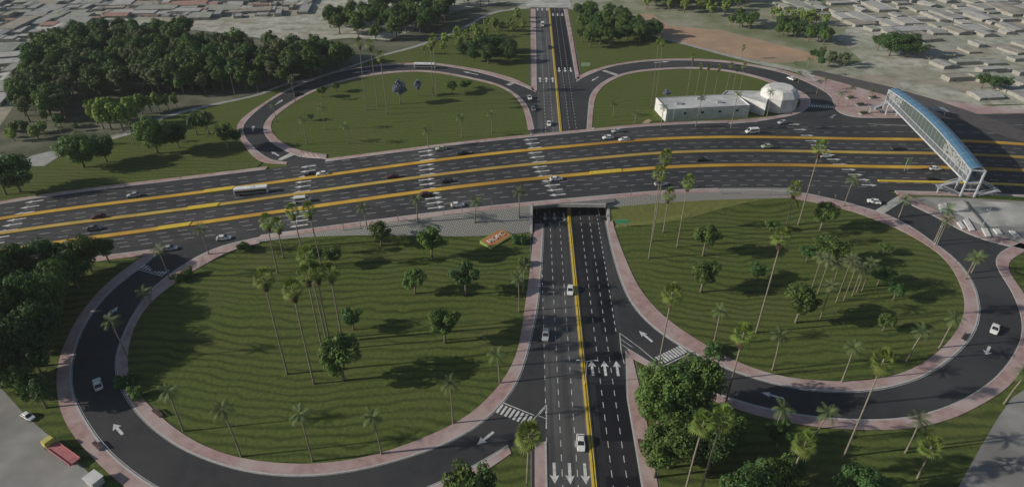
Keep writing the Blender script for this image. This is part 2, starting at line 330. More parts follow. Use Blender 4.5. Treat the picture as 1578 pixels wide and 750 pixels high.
def ribbon(name, a, b, m, dz, g=G, thick=0.0, parent=None, n=None):
    n = n or max(len(a), len(b)); a, b = resample(np.asarray(a), n), resample(np.asarray(b), n)
    V, Fc = [], []
    za = [g(*p) + dz for p in a]; zb = [g(*p) + dz for p in b]
    for i in range(n): V += [(a[i][0], a[i][1], za[i]), (b[i][0], b[i][1], zb[i])]
    for i in range(n - 1): Fc.append((2 * i, 2 * i + 1, 2 * i + 3, 2 * i + 2))
    if thick:
        o = 2 * n
        for i in range(n): V += [(a[i][0], a[i][1], za[i] - thick), (b[i][0], b[i][1], zb[i] - thick)]
        for i in range(n - 1): Fc += [(2*i, 2*i+2, o+2*i+2, o+2*i), (2*i+1, o+2*i+1, o+2*i+3, 2*i+3)]
        Fc += [(0, o, o + 1, 1), (2*n-2, 2*n-1, o+2*n-1, o+2*n-2)]
    ob = mesh(name, V, Fc, m, parent)
    bm = bmesh.new(); bm.from_mesh(ob.data); bmesh.ops.recalc_face_normals(bm, faces=bm.faces)
    if bm.faces and not thick and sum(q.normal.z * q.calc_area() for q in bm.faces) < 0: bmesh.ops.reverse_faces(bm, faces=bm.faces)
    bm.to_mesh(ob.data); bm.free(); return ob
def fill(name, poly, m, dz, g=G, grid=None, parent=None, thick=0.0):
    poly = [Vector((float(p[0]), float(p[1]))) for p in poly]
    if grid:                                           # long edges follow the land too
        pq = []
        for a, b in zip(poly, poly[1:] + poly[:1]):
            k = max(1, int((b - a).length / grid)); pq += [a.lerp(b, i / k) for i in range(k)]
        poly = pq
    n = len(poly); pts = list(poly)
    if grid:
        xs = [p.x for p in poly]; ys = [p.y for p in poly]
        def inside(x, y):
            c = False; j = n - 1
            for i in range(n):
                if (poly[i].y > y) != (poly[j].y > y) and x < (poly[j].x - poly[i].x) * (y - poly[i].y) / (poly[j].y - poly[i].y) + poly[i].x: c = not c
                j = i
            return c
        x = min(xs) + grid / 2
        while x < max(xs):
            y = min(ys) + grid / 2
            while y < max(ys):
                if inside(x, y): pts.append(Vector((x, y)))
                y += grid
            x += grid
    res = delaunay_2d_cdt(pts, [], [list(range(n))], 1, 1e-4)
    V = [(v.x, v.y, g(v.x, v.y) + dz) for v in res[0]]; Fc = [tuple(q) for q in res[2]]
    ob = mesh(name, V, Fc, m, parent)
    bm = bmesh.new(); bm.from_mesh(ob.data)
    for q in bm.faces:
        if q.normal.z < 0: q.normal_flip()
    if thick:
        r_ = bmesh.ops.extrude_face_region(bm, geom=bm.faces[:])
        ex = [e for e in r_['geom'] if isinstance(e, bmesh.types.BMVert)]
        for v in ex: v.co.z += 0
        top = set(ex)
        for v in bm.verts:
            if v not in top: v.co.z -= thick
        bmesh.ops.recalc_face_normals(bm, faces=bm.faces)
    bm.to_mesh(ob.data); bm.free(); return ob
Z0 = lambda x, y: 0.0
def W(pts, z=0.0): return [at(px, py, z) for px, py in pts]
def hline(fn, x0, x1, step=4.0): xs = np.arange(x0, x1 + step / 2, step); return np.stack([xs, fn(xs)], 1)

# ------------------------------------------------------------------ ground sheets
struct(mesh('ground', [(-1400,-200,-0.12),(1400,-200,-0.12),(1400,2200,-0.12),(-1400,2200,-0.12)], [(0,1,2,3)], TOWN))
# flat lawns left and right of the cutting, then the slopes up to the highway
DF = SW + SLOPE + 0.6
def near_lawn(x0, x1, ylow):
    xs = np.arange(x0, x1 + .1, (x1 - x0) / max(2, int((x1 - x0) / 4)))
    return [(x, float(near(x)) - DF) for x in xs][::-1] + [(x0, ylow), (x1, ylow)]
struct(fill('lawn', near_lawn(-330, XL, 40), LAWN, 0.0, Z0F := (lambda x, y: 0.0), 12))
struct(fill('lawn', near_lawn(XR, 330, 40), LAWN, 0.0, Z0F, 12))
def slope_sheet(name, fn, sgn, x0, x1, ds, m, dz, taper=None):
    xs = np.arange(x0, x1 + 1.4, 2.8); xs[-1] = x1; V, Fc = [], []; K = len(ds)
    for x in xs:
        y = float(fn(x))
        for d_ in ds:
            dq = 4.0 + (d_ - 4.0) * taper(x) if taper and d_ > 4.0 else d_
            V.append((x, y + sgn * dq, max(Gh(x, y + sgn * dq) + dz, -0.02 if dz < 0 else -9)))
    for i in range(len(xs) - 1):
        for k in range(K - 1):
            q = (i*K+k, i*K+k+1, (i+1)*K+k+1, (i+1)*K+k); Fc.append(q if sgn > 0 else q[::-1])
    o = struct(mesh(name, V, Fc, m)); bm = bmesh.new(); bm.from_mesh(o.data)
    for q in bm.faces:
        if q.normal.z < 0: q.normal_flip()
    bm.to_mesh(o.data); bm.free(); return o
FULL = (0.0, 2.0, 4.0, 7.0, 10.0, 13.0, 13.8)
edgeL = W([(-60,262),(0,250),(66,253),(106,228),(177,213),(215,201),(253,182),(330,162),(400,146),(440,131),(489,121),(540,104),(590,86),(636,74),(679,59),(704,49),(767,19),(815,13)])
xs = np.arange(-330, XL, 4.0)
struct(fill('lawn', [(x, float(far(x)) + DF) for x in xs] + [(XL, float(far(XL)) + DF), (XL, at(815,13)[1])] + edgeL[::-1][1:] + [(-330, edgeL[0][1])], LAWN, 0.0, Z0F, 12))
edgeR = W([(876,14),(960,32),(1013,58),(1053,68),(1130,89),(1180,101),(1230,112),(1262,132),(1300,150),(1400,168)])
xs = np.arange(XR, 300, 4.0)
struct(fill('lawn', [(x, float(far(x)) + DF) for x in xs][::-1] + [(XR, float(far(XR)) + DF), (XR, edgeR[0][1])] + edgeR[1:] , LAWN, 0.0, Z0F, 12))
struct(mesh('verge', [(XL,40,0),(XR,40,0),(XR,640,0),(XL,640,0)], [(0,1,2,3)], CONCD))
# woodland floor, gravel path, dirt field, scrub
struct(fill('wood_floor', W([(0,238),(-8,205),(30,150),(52,95),(90,56),(200,46),(300,46),(460,66),(540,58),(600,62),(700,18),(785,2),(800,10),(767,19),(704,49),(590,86),(489,121),(330,162),(106,228),(20,252)]), SOIL, -0.07, Z0))
struct(fill('gravel_path', W([(36,246),(52,239),(80,233),(104,222),(120,223),(107,231),(68,256),(46,256)]), PATHM, 0.045, Z0))
pl = smooth_line(edgeL[3:], 3.0)
wdt = 1.6 + 1.2 * np.abs(np.sin(np.arange(len(pl)) * 0.11))
nrm = np.gradient(pl, axis=0); nrm /= np.linalg.norm(nrm, axis=1)[:, None]; nrm = np.stack([-nrm[:, 1], nrm[:, 0]], 1)
struct(ribbon('gravel_path', pl - nrm * 0.8, pl + nrm * wdt[:, None], PATHM, 0.03, Z0))
pr = smooth_line(edgeR[2:9], 3.0)
struct(ribbon('gravel_path', offset(pr, -0.8), offset(pr, 2.6), PATHM, 0.03, Z0))
struct(fill('scrub', W([(900,8),(1010,-10),(1300,-14),(1340,10),(1290,60),(1330,95),(1262,112),(1200,100),(1050,60),(960,30)]), SCRUB, -0.075, Z0))
struct(fill('dirt_field', W([(960,22),(1005,22),(1032,40),(1110,46),(1180,64),(1242,80),(1262,92),(1215,97),(1190,97),(1130,86),(1053,66),(1013,56),(985,42)]), DIRT, -0.04, Z0))
# bottom left yard and bottom right yard
struct(fill('yard', W([(-300,540),(-60,570),(4,600),(40,640),(100,692),(160,750),(205,800),(-500,820)]), LOT, 0.03, Z0))
struct(fill('yard', W([(1474,755),(1510,690),(1540,640),(1560,612),(1640,560),(2300,560),(2400,830),(1430,830)]), LOT, 0.03, Z0))

# ------------------------------------------------------------------ thin air over the whole district
hm = bpy.data.materials.new('haze'); hm.use_nodes = True; hn = hm.node_tree.nodes; hn.clear()
pv = hn.new('ShaderNodeVolumePrincipled'); pv.inputs['Color'].default_value = (0.86, 0.90, 0.95, 1); pv.inputs['Density'].default_value = 0.00007; pv.inputs['Anisotropy'].default_value = 0.0
ho = hn.new('ShaderNodeOutputMaterial'); hm.node_tree.links.new(pv.outputs[0], ho.inputs['Volume'])
bm = bmesh.new(); box(bm, -1450, 1450, -260, 2260, -1.4, 139.0); hz = bmobj('haze', bm, hm); hz['kind'] = 'stuff'; hz['label'] = 'thin pale haze hanging over the whole interchange'; hz['category'] = 'haze'

# ------------------------------------------------------------------ roads
def hw(x, y): return B(x)
RZ = 0.04
struct(ribbon('highway', hline(near, -700, 700), hline(far, -700, 700), ASPHW, RZ + 0.02, hw))
# cross road below the highway: worn left carriageway, newer right one
Y0, Y1 = 60.0, at(845, 12)[1]
CL, CR, CM = 6.2, 29.2, 17.75
def rect(name, x0, x1, y0, y1, z, m, st=True):
    o = mesh(name, [(x0,y0,z),(x1,y0,z),(x1,y1,z),(x0,y1,z)], [(0,1,2,3)], m); return struct(o) if st else o
rect('cross_road', XL + 0.3, XR - 0.3, Y0, Y1, 0.02, ASPHC)
rect('old_road', XL - 3, XR + 3, Y1, 1500, 0.02, LOTP)
rect('worn_lanes', CL, CM - 0.9, Y0, at(842, 440)[1], 0.04, ASPH_OLD)
rect('worn_lanes', CL, CM - 0.9, float(far(12)) + 14, Y1, 0.04, ASPH_OLD)
rect('dark_lanes', CM + 0.9, CR - 0.2, Y0, at(930, 345)[1], 0.032, mat('dark_asphalt', (0.026, 0.026, 0.030), (0.019, 0.019, 0.023), 0.4, 0.75, detail=8, streak=(0.5, 0.012)))
for (ya, yb, x0) in ((592, 679, 20.6), (733, 820, 20.6)): rect('fresh_asphalt_patch', x0, CR - 0.4, at(930, yb)[1], at(930, ya)[1], 0.046, ASPH_NEW)
rect('fresh_asphalt_patch', 24.4, CR - 0.4, at(935, 515)[1], at(930, 400)[1], 0.046, ASPH_NEW)
rect('fresh_asphalt_patch', 19.2, CR - 0.4, at(880, 110)[1], at(860, 17)[1], 0.046, ASPH_NEW)

# traced kerb lines of the four loops (photo pixels)
BL_in_road = [(400,366),(337,380),(300,396),(264,420),(241,438),(222,459),(205,485),(190,515),(181,540),(177,562),(181,587),(198,618),(226,653),(254,675),(291,697),(330,713),(365,723),(400,730),(451,735),(500,732),(540,727),(603,712),(679,687),(730,661),(768,628),(789,603),(801,580),(809,555),(820,512),(828,471),(833,421),(835.5,383),(837,345)]
BL_in_lawn = [(400,375),(368,381),(337,393),(304,413),(268,437),(238,458),(219,480),(206,504),(198,530),(195,558),(199,580),(215,608),(241,636),(270,661),(304,683),(342,699),(400,711),(476,715),(539,709),(603,694),(654,674),(717,644),(755,611),(783,575),(798,540),(805,500),(809,471),(816,421),(820,383),(824,345)]
BL_out_road = [(250,382),(243,393),(220,409),(188,433),(157,461),(138,487),(124,512),(116,535),(110,560),(109,587),(116,618),(137,656),(165,694),(203,727),(250,757),(320,785),(400,800),(500,797),(590,776),(666,749),(704,732),(745,711),(783,687)]
BL_out_lawn = [(244,381),(223,394),(188,417),(152,448),(127,479),(109,508),(94,542),(87,562),(86,587),(89,614),(97,646),(119,679),(147,709),(188,747),(240,780),(320,808),(400,824),(500,820),(600,796),(680,762),(712,748),(755,722),(788,698)]
BR_in_road = [(1106,293),(1200,294),(1240,298),(1305,312),(1358,327),(1400,346),(1432,370),(1470,396),(1495,428),(1508,462),(1507,497),(1490,528),(1459,557),(1440,570),(1406,587),(1355,600),(1300,604),(1229,599),(1178,588),(1130,572),(1099,559),(1054,536),(1023,517),(998,497),(972,466),(953,420),(940,372),(933.5,340)]
BR_in_lawn = [(1106,301),(1200,302),(1239,309),(1297,320),(1355,341),(1392,356),(1416,370),(1442,386),(1464,408),(1481,441),(1488,464),(1482,494),(1462,527),(1426,557),(1406,569),(1355,584),(1292,588),(1229,584),(1178,574),(1135,558),(1079,526),(1038,500),(1010,475),(983,441),(966,404),(953,371),(944,340)]
BR_out_road = [(1700,300),(1640,330),(1575,372),(1545,386),(1532,396),(1529,404),(1543,424),(1557,444),(1567,466),(1576,500),(1570,532),(1553,560),(1533,583),(1497,608),(1457,628),(1406,642),(1356,647),(1305,646),(1254,642),(1203,635),(1150,622),(1100,606),(1060,590),(1015,567),(990,550),(966,536)]
BR_out_lawn = [(1700,318),(1650,345),(1600,375),(1560,398),(1548,402),(1549,412),(1562,430),(1580,455),(1592,480),(1596,510),(1590,545),(1573,573),(1553,598),(1507,626),(1457,649),(1406,660),(1355,662.5),(1279,660),(1229,654),(1178,644),(1140,632),(1095,616),(1055,600),(1004,566),(985,556),(974,552)]
TL_out_road = [(443,250.6),(411,244),(393,229),(381,217),(374,202),(375,193),(397,170),(426,150),(456,134.5),(493,120),(540,107.5),(597,101),(635,100),(663,99.5),(692,103),(730,110),(768,120),(806,133),(826,142)]
TL_out_lawn = [(441,253),(403,250),(384,235),(372,218),(365,203),(366,190),(388,171),(416,153),(445,136),(483,121),(521,110.5),(559,103),(597,98.5),(635,97.2),(664,97),(692,100),(730,106),(768,114),(793,122),(820,135)]
TL_in_road = [(503,245.5),(480,243.5),(456,240),(433,229),(415,217),(406,203),(405,196),(413,182),(432,166.5),(458,151),(487,137),(521,125.6),(578,113),(635,108.5),(663,109),(692,113),(730,120.5),(768,130),(793,143.5),(810,159),(818,178),(823,200)]
TL_in_lawn = [(503,238),(485,236.5),(456,231),(432,218),(420,205),(417,198),(421,183),(445,163.6),(487,140),(521,128.5),(578,116),(635,111),(663,111.5),(692,115.5),(730,123),(768,133),(791,146),(804,163),(810,180),(814,202)]
TR_out_road = [(888,127),(892,123.5),(914,113),(942,103),(975,97.5),(1003,94.5),(1040,93.5),(1079,94),(1130,98),(1178,106),(1211,114),(1254,132),(1279,147),(1285,162),(1290,174),(1310,180.5),(1394,182)]
TR_out_lawn = [(889,120),(906,110.5),(942,100.5),(977,94.5),(1003,92),(1028,91),(1079,91),(1130,95),(1180,103),(1205,108),(1245,121),(1290,138),(1310,150),(1320,160),(1330,166),(1350,170),(1394,174)]
TR_in_road = [(904,200),(906,172),(910,146),(924,130),(940,120.5),(960,113.5),(978,109.5),(1028,105),(1079,104),(1130,109.5),(1180,121),(1215,133),(1240,144),(1250,154),(1245,167),(1222,178),(1180,186),(1123,192)]
TR_in_lawn = [(912,199),(914,172),(918,150),(928,134),(943,124),(960,116.5),(978,112.5),(1028,107.5),(1079,106.5),(1130,112),(1178,124),(1205,136),(1225,146),(1235,155),(1231,166),(1214,175),(1180,181),(1123,187.5)]
LN = {k: pxline(v) for k, v in dict(BLir=BL_in_road, BLil=BL_in_lawn, BLor=BL_out_road, BLol=BL_out_lawn, BRir=BR_in_road, BRil=BR_in_lawn, BRor=BR_out_road, BRol=BR_out_lawn,
     TLir=TL_in_road, TLil=TL_in_lawn, TLor=TL_out_road, TLol=TL_out_lawn, TRir=TR_in_road, TRil=TR_in_lawn, TRor=TR_out_road, TRol=TR_out_lawn).items()}
def cut(l, i0, i1): return l[i0:i1]
# ramp asphalt
def ramp(inner, outer, extra_start=(), extra_end=(), z=0.03):
    poly = list(extra_start) + [tuple(p) for p in outer] + list(extra_end) + [tuple(p) for p in inner[::-1]]
    cl = [poly[0]]
    for p in poly[1:]:
        if math.hypot(p[0] - cl[-1][0], p[1] - cl[-1][1]) > 0.4: cl.append(p)
    return struct(fill('ramp', cl, ASPH, z, G, 4.0))
ramp(LN['BLir'], LN['BLor'], extra_start=[(LN['BLir'][0][0] + 3, LN['BLir'][0][1] + 2.5), (-112, float(near(-112)) + 0.5), (-132, float(near(-132)) + 0.3)],
     extra_end=[at(800,690), at(842,690), at(842,600), at(838,400), at(838,345)])
ramp(LN['BRir'], LN['BRor'], extra_start=[(LN['BRir'][0][0], float(near(LN['BRir'][0][0])) + 0.5), (140, float(near(140)) + .5), (155, float(near(155)) + .3), at(1381,304), at(1406,317), at(1454,340), at(1482,357), at(1515,370), at(1578,385), at(1640, 325)],
     extra_end=[at(960,560), at(950,440), at(936,340)])
ramp(LN['TLir'], LN['TLor'], extra_start=[(LN['TLir'][0][0], float(far(LN['TLir'][0][0])) - 1), (-108, float(far(-108)) - 0.6)], extra_end=[at(832,150), at(835,200)])
ramp(LN['TRir'], LN['TRor'], extra_start=[at(894,200), at(884,130)], extra_end=[(190, float(far(190)) - 1), (150, float(far(150)) - 1), (118, float(far(118)) - 0.6)])

# pavements with pale kerbs on the road side
def pave(road, lawn, side_kerb=True):
    o = struct(ribbon('pavement', road, lawn, PAVE, 0.15, G, 0.35))
    n = max(len(road), len(lawn)); a, b = resample(road, n), resample(lawn, n); dd = b - a; ln = np.maximum(0.01, np.linalg.norm(dd, axis=1))[:, None]
    k = np.minimum(1, 0.45 / ln)
    struct(ribbon('kerb', a - dd / ln * 0.05, a + dd * k, KERB, 0.165, G, 0.3))
for q in ('BL', 'BR', 'TL', 'TR'):
    pave(LN[q + 'ir'], LN[q + 'il']); pave(LN[q + 'or'], LN[q + 'ol'])
# highway side pavements
def hpave(fn, x0, x1, w, sgn):
    a = hline(fn, x0, x1, 3.0); b = a.copy(); b[:, 1] += sgn * w; pave(a, b)
DECK = True
hpave(near, LN['BLir'][0][0], LN['BRir'][0][0] + 1, 3.4, -1)
hpave(far, LN['TLir'][0][0], 118, 3.0, 1)
hpave(far, -330, -118, 3.0, 1)
hpave(near, -330, -133, 3.6, -1)
hpave(near, 158, 330, 3.2, -1)
DECK = False
pave(pxline([(1381,304),(1406,317),(1454,340),(1482,357),(1515,370),(1578,385),(1640,400)]), pxline([(1392,297),(1416,311),(1462,333),(1490,350),(1525,363),(1582,377),(1644,392)]))
# cross road pavements
pave(np.array([at(842,680), at(843,747), at(845,800)]), np.array([at(824,680), at(824,747), at(824,800)]))
pave(np.array([at(964,540), at(962.5,593), at(976,669), at(988,748), (CR, 70)]), np.array([at(975,552), at(987,593), at(1000,669), at(1013,748), (CR + 4.0, 70)]))
pave(np.array([at(827,140), at(826,60), at(825,14)]), np.array([at(819,140), at(818,60), at(818,14)]))
pave(np.array([at(887.5,122), at(877,60), at(868.5,14)]), np.array([at(893,122), at(883,60), at(874.5,14)]))

# embankment facing: stone blocks left of the cutting, a stone band and a grass bank right of it
S = slope_sheet
S('lawn', near, -1, -330, -135, FULL, LAWN, -0.02); S('lawn', near, -1, -135, -84, FULL, LAWN, -0.3); S('lawn', near, -1, -84, XL, FULL, LAWN, -0.05)
S('embankment', near, -1, -100, XL, (0.0, 2.0, 4.0, 7.0, 10.0, 12.0, 12.9), STONE, 0.04, lambda x: 0.06 + 0.94 * sstep((x + 100) / 96))
S('lawn', near, -1, XR, 112, FULL, LAWN, -0.05)
S('embankment', near, -1, XR, 112, (0.0, 2.0, 4.0, 5.5, 6.8), STONE, 0.05)
S('grass_bank', near, -1, XR, 112, (6.4, 8.0, 10.0, 12.0, 12.9, 13.1, 15.5), BANK, 0.03, lambda x: 1 - 0.74 * sstep((x - 45) / 62))
S('lawn', near, -1, 112, 330, FULL, LAWN, -0.3)
S('lawn', far, 1, -330, -122, FULL, LAWN, -0.02); S('lawn', far, 1, -122, -84, FULL, LAWN, -0.3); S('lawn', far, 1, -84, XL, FULL, LAWN, -0.02)
S('lawn', far, 1, XR, 112, FULL, LAWN, -0.02); S('lawn', far, 1, 112, 190, FULL, LAWN, -0.3)
S = bpy.context.scene

# medians: low yellow strips with a slightly raised kerb
def median(fn, w, m, h=0.35, x0=-700, x1=700):
    a = hline(fn, x0, x1, 4.0); b = a.copy(); a[:, 1] -= w / 2; b[:, 1] += w / 2
    struct(ribbon('median_strip', a, b, m, RZ + h, hw, h))
median(m1, 2.6, YEL); median(m2, 2.4, YELP); median(m3, 2.7, YEL)
m4 = lambda x: 0.5 * (m3(x) + near(x)) - 2.6
median(m4, 1.6, YELB, 0.3, at(1349,277)[0], 330)
for fn, pxs, mm in ((m1, (302, 345), YELB), (m2, (299, 342), YELB), (m3, (243, 293), YELB), (m3, (909, 958), YELB)):
    x0, x1 = atB(pxs[0], 310)[0], atB(pxs[1], 310)[0]
    if fn is m3 and pxs[0] < 400: x0, x1 = atB(243, 353)[0], atB(293, 347)[0]
    if pxs[0] > 800: x0, x1 = atB(909, 269)[0], atB(958, 265)[0]
    a = hline(fn, x0, x1, (x1 - x0) / 4); b = a.copy(); a[:, 1] -= 1.5; b[:, 1] += 1.5
    struct(ribbon('painted_median_nose', a, b, mm, RZ + 0.55, hw, 0.5))
# cross road median
def zhw(x, y): return 0.0
bm = bmesh.new(); box(bm, CM - 0.9, CM + 0.9, Y0, Y1, 0.0, 0.14); struct(bmobj('median_kerb', bm, CONCD))
bm = bmesh.new(); box(bm, CM - 0.62, CM - 0.08, Y0, Y1 - .1, 0.1, 0.42); box(bm, CM + 0.14, CM + 0.5, Y0, Y1 - .1, 0.1, 0.30); struct(bmobj('median_strip', bm, YELB))

# ------------------------------------------------------------------ painted markings
def quadlist(name, quads, m):
    V, Fc = [], []
    for q in quads: Fc.append(tuple(range(len(V), len(V) + len(q)))); V += q
    o = mesh(name, V, Fc, m)
    bm = bmesh.new(); bm.from_mesh(o.data)
    for q in bm.faces:
        if q.normal.z < 0: q.normal_flip()
    bm.to_mesh(o.data); bm.free(); return struct(o)
def dash(x, y, ux, uy, ln, w, z):
    nx, ny = -uy, ux
    return [(x + ux*a + nx*b, y + uy*a + ny*b, z(x + ux*a, y + uy*a)) for a, b in ((-ln/2,-w/2),(ln/2,-w/2),(ln/2,w/2),(-ln/2,w/2))]
mz = lambda x, y: B(x) + RZ + 0.035
Q = []
def lane(fn, x0, x1, ph, sp=7.6, ln=3.7, w=0.24):
    x = x0 + ph
    while x < x1:
        sl_ = float(fn(x + .5) - fn(x - .5)); L_ = math.hypot(1, sl_)
        Q.append(dash(x, float(fn(x)), 1 / L_, sl_ / L_, ln, w, mz)); x += sp / L_
def mixf(a, b, t): return lambda x: a(x) * (1 - t) + b(x) * t
for i, (a, b, ts, x0, x1) in enumerate(((far, m1, (.36, .66), -330, 330), (m1, m2, (.36, .68), -330, 330), (m2, m3, (.36, .68), -330, 330), (m3, near, (.24, .46, .68), -330, 330), (m3, near, (.88,), 60, 150), (far, m1, (.1,), -116, -60))):
    for j, t in enumerate(ts): lane(mixf(a, b, t), x0, x1, (i * 2.3 + j * 1.7) % 7)
quadlist('lane_markings', Q, WORNPAINT)
Q = []
c0 = lambda x, y: 0.062
def vdash(x, y0, y1, sp=4.45, ln=2.1, w=0.19):
    y = y0
    while y < y1:
        Q.append(dash(x, y, 0, 1, ln, w, c0)); y += sp
for x in (10.0, 13.75, 22.2, 25.75): vdash(x, 62, Y1 - 2)
vdash(6.35, at(842, 560)[1] * 0 + 112, 225, 4.45, 1.6); vdash(29.0, at(955, 508)[1], 225, 3.3, 1.5, 0.24)
Q.append(dash(6.3, 84, 0, 1, 50, 0.16, c0))
quadlist('lane_markings', Q, PAINT)
# edge lines just off the loop kerbs
for q, sgn in (('BLir', 1), ('BLor', -1), ('BRir', -1), ('BRor', 1), ('TLor', 1), ('TLir', -1)):
    l = LN[q]; other = LN[q[:3] + 'l'] if False else LN[q[:2] + q[2] + 'l']
    n = len(l); bb = resample(other, n); dd = l - bb; dd /= np.maximum(.01, np.linalg.norm(dd, axis=1))[:, None]
    struct(ribbon('edge_line', l + dd * 0.28, l + dd * 0.42, PAINT if q[0] == 'B' else WORNPAINT, 0.055, G))
# arrows
def arrow(x, y, hx, hy, ln, w, z):
    L_ = math.hypot(hx, hy); ux, uy = hx / L_, hy / L_; nx, ny = -uy, ux
    def P(a, b): return (x + ux*a + nx*b, y + uy*a + ny*b, z)
    h = ln * 0.42
    return [[P(-ln/2, -w*.16), P(ln/2 - h*.8, -w*.16), P(ln/2 - h*.8, w*.16), P(-ln/2, w*.16)], [P(ln/2 - h, -w*.5), P(ln/2, 0), P(ln/2 - h*.8, 0)], [P(ln/2 - h, w*.5), P(ln/2 - h*.8, 0), P(ln/2, 0)]]
A = []
for px, py, tx, ty, ln, w in ((173,481,184,470,6,2.4),(182,661,173,651,5.5,2.3),(748,675,734,686,6,2.3),(995,518,984,509,6,2.4),(1190,609,1172,604,6,2.2),(1522,540,1517,551,5,2.4),(390,198,391,190,7,2.2),(430,158,436,154,9,2.2),(557,111,548,112,12,2.4),(725,113,716,111,12,2.4),(424,237,417,233,7,2.4),(1020,96,1026,95.5,11,2.6),(917,122,912,125,9,2.2),(1282,180,1276,183,8,2.4),(862,96,862,90,1,1)):
    x, y = atG(px, py); x2, y2 = atG(tx, ty)
    if ln > 2: A += arrow(x, y, x2 - x, y2 - y, ln, w, G(x, y) + 0.075)
for y_, xs_, dr in ((at(878,729)[1], (8.1, 11.9, 15.7), -1), (at(933,567)[1], (20.3, 24.0, 27.6), 1), (at(864,334)[1], (8.1, 11.9, 15.7), -1), (at(842,123)[1], (8.1, 11.9, 15.7), 1), (at(872,108)[1], (20.3, 24.0, 27.6), -1), (at(834,15)[1], (8.1, 11.9, 15.7), 1), (at(858,23)[1], (20.3, 24.0, 27.6), -1)):
    for x in xs_: A += arrow(x, y_, 0, dr, 6.2 if y_ < 300 else 9, 2.4 if y_ < 300 else 2.6, 0.072)
# highway arrow groups
for gx, dr in (((-205, -1)), (-98, -1), (-46, 1), (2, -1), (138, 1)):
    for a, b, ts in ((far, m1, (.18, .5, .84)), (m1, m2, (.2, .52, .86)), (m2, m3, (.2, .52, .86)), (m3, near, (.14, .36, .58, .8))):
        for k, t in enumerate(ts):
            x = gx + (1 if gx > -90 else 0) * 0 + k * 1.0 + (8 if (a is m3) else 4 if a is m2 else 2 if a is m1 else 0); fn = mixf(a, b, t)
            sl_ = float(fn(x + 1) - fn(x - 1)) / 2
            for pl_ in arrow(x, float(fn(x)), dr, dr * sl_, 7.0, 2.4, 0): A.append([(p[0], p[1], B(p[0]) + RZ + 0.045) for p in pl_])
quadlist('road_arrows', A, PAINT)
# zebra crossings, stop lines, hatched noses
Zb = []
def zebra(p0, p1, n, w, ln, z=0.07, skew=None):
    p0, p1 = np.array(p0), np.array(p1); dv = p1 - p0; L_ = np.linalg.norm(dv); u = dv / L_; nn = np.array([-u[1], u[0]])
    for i in range(n):
        c = p0 + dv * (i + .5) / n
        Zb.append([tuple(c + u * a + nn * b) + (G(*c) + z,) for a, b in ((-w/2,-ln/2),(w/2,-ln/2),(w/2,ln/2),(-w/2,ln/2))])
    return p0, p1, nn
def zline(p0, p1, off, w, z=0.07):
    p0, p1 = np.array(p0), np.array(p1); u = (p1 - p0) / np.linalg.norm(p1 - p0); nn = np.array([-u[1], u[0]]); a, b = p0 + nn * off, p1 + nn * off
    Zb.append([tuple(q) + (G(*q) + z,) for q in (a - nn*w/2, b - nn*w/2, b + nn*w/2, a + nn*w/2)])
for a, b, n, off in (((220,409),(258,420),9,-2.3),((767,628),(818,649),8,2.3),((1014,556),(1054,537),10,-2.4),((1246,163),(1286,166),11,3)):
    A0, B0 = atG(*a), atG(*b); zebra(A0, B0, n, 0.7, 3.4); zline(A0, B0, off, 0.3)
def wl(pts, w=0.22, z=0.07):
    pts = [np.array(at(*p)) for p in pts]
    for p, q in zip(pts, pts[1:]):
        u = (q - p) / np.linalg.norm(q - p); nn = np.array([-u[1], u[0]])
        Zb.append([tuple(c) + (z,) for c in (p - nn*w/2, q - nn*w/2, q + nn*w/2, p + nn*w/2)])
wl([(955,513),(957,540),(962,560)]); wl([(955,513),(985,535),(1010,556)]); wl([(956,522),(975,535)], .15); wl([(957,530),(968,537)], .15)
wl([(842,623),(822,646)]); wl([(842,623),(842,660)]); wl([(840,628),(830,640),(842,645)], .15)
wl([(1340,293),(1360,286),(1378,293),(1395,286),(1412,292),(1428,286),(1446,291)], .25); wl([(1312,286),(1350,288)], .3); wl([(1362,292),(1374,300)], .3); wl([(1312,282),(1440,284)], .2)
wl([(1305,184),(1330,191),(1400,194)], .3)
quadlist('zebra_crossings', Zb, PAINT)
# pale raised crossings
for a, b in (((1355,327),(1386,307)), ((430,247),(452,237)), ((783,131.5),(798,124)), ((930,109),(951,116))):
    p0, p1 = np.array(atG(*a)), np.array(atG(*b)); u = (p1 - p0) / np.linalg.norm(p1 - p0); nn = np.array([-u[1], u[0]]) * (1.7 if a[1] > 200 else 1.4)
    struct(ribbon('raised_crossing', np.array([p0 - nn, p1 - nn]), np.array([p0 + nn, p1 + nn]), LOTP, 0.09, G, 0.1))
# ------------------------------------------------------------------ overpass carrying the highway over the cross road
ov = empty('overpass', ((XL + XR) / 2, float(m2(18)), 0)); tag(ov, 'concrete overpass carrying the wide highway over the sunken cross road', 'overpass')
ox, oy = (XL + XR) / 2, float(m2(18))
def ovpart(name, bm, m):
    for v in bm.verts: v.co.x -= ox; v.co.y -= oy
    return bmobj(name, bm, m, ov)
bm = bmesh.new()                                       # deck slab under the roadway
n = 12; V = []
for i in range(n + 1):
    x = XL - 1 + (XR - XL + 2) * i / n
    a, b = float(near(x)) - 3.6, float(far(x)) + 3.2
    V.append([bm.verts.new((x, y, z)) for y, z in ((a, B(x) - 0.15), (b, B(x) - 0.15), (b, B(x) - 1.3), (a, B(x) - 1.3))])
for p, q in zip(V, V[1:]):
    for k in range(4): bm.faces.new((p[k], p[(k + 1) % 4], q[(k + 1) % 4], q[k]))
bmesh.ops.recalc_face_normals(bm, faces=bm.faces); ovpart('deck', bm, CONCD)
yN = at(834, 318, 4.6)[1]
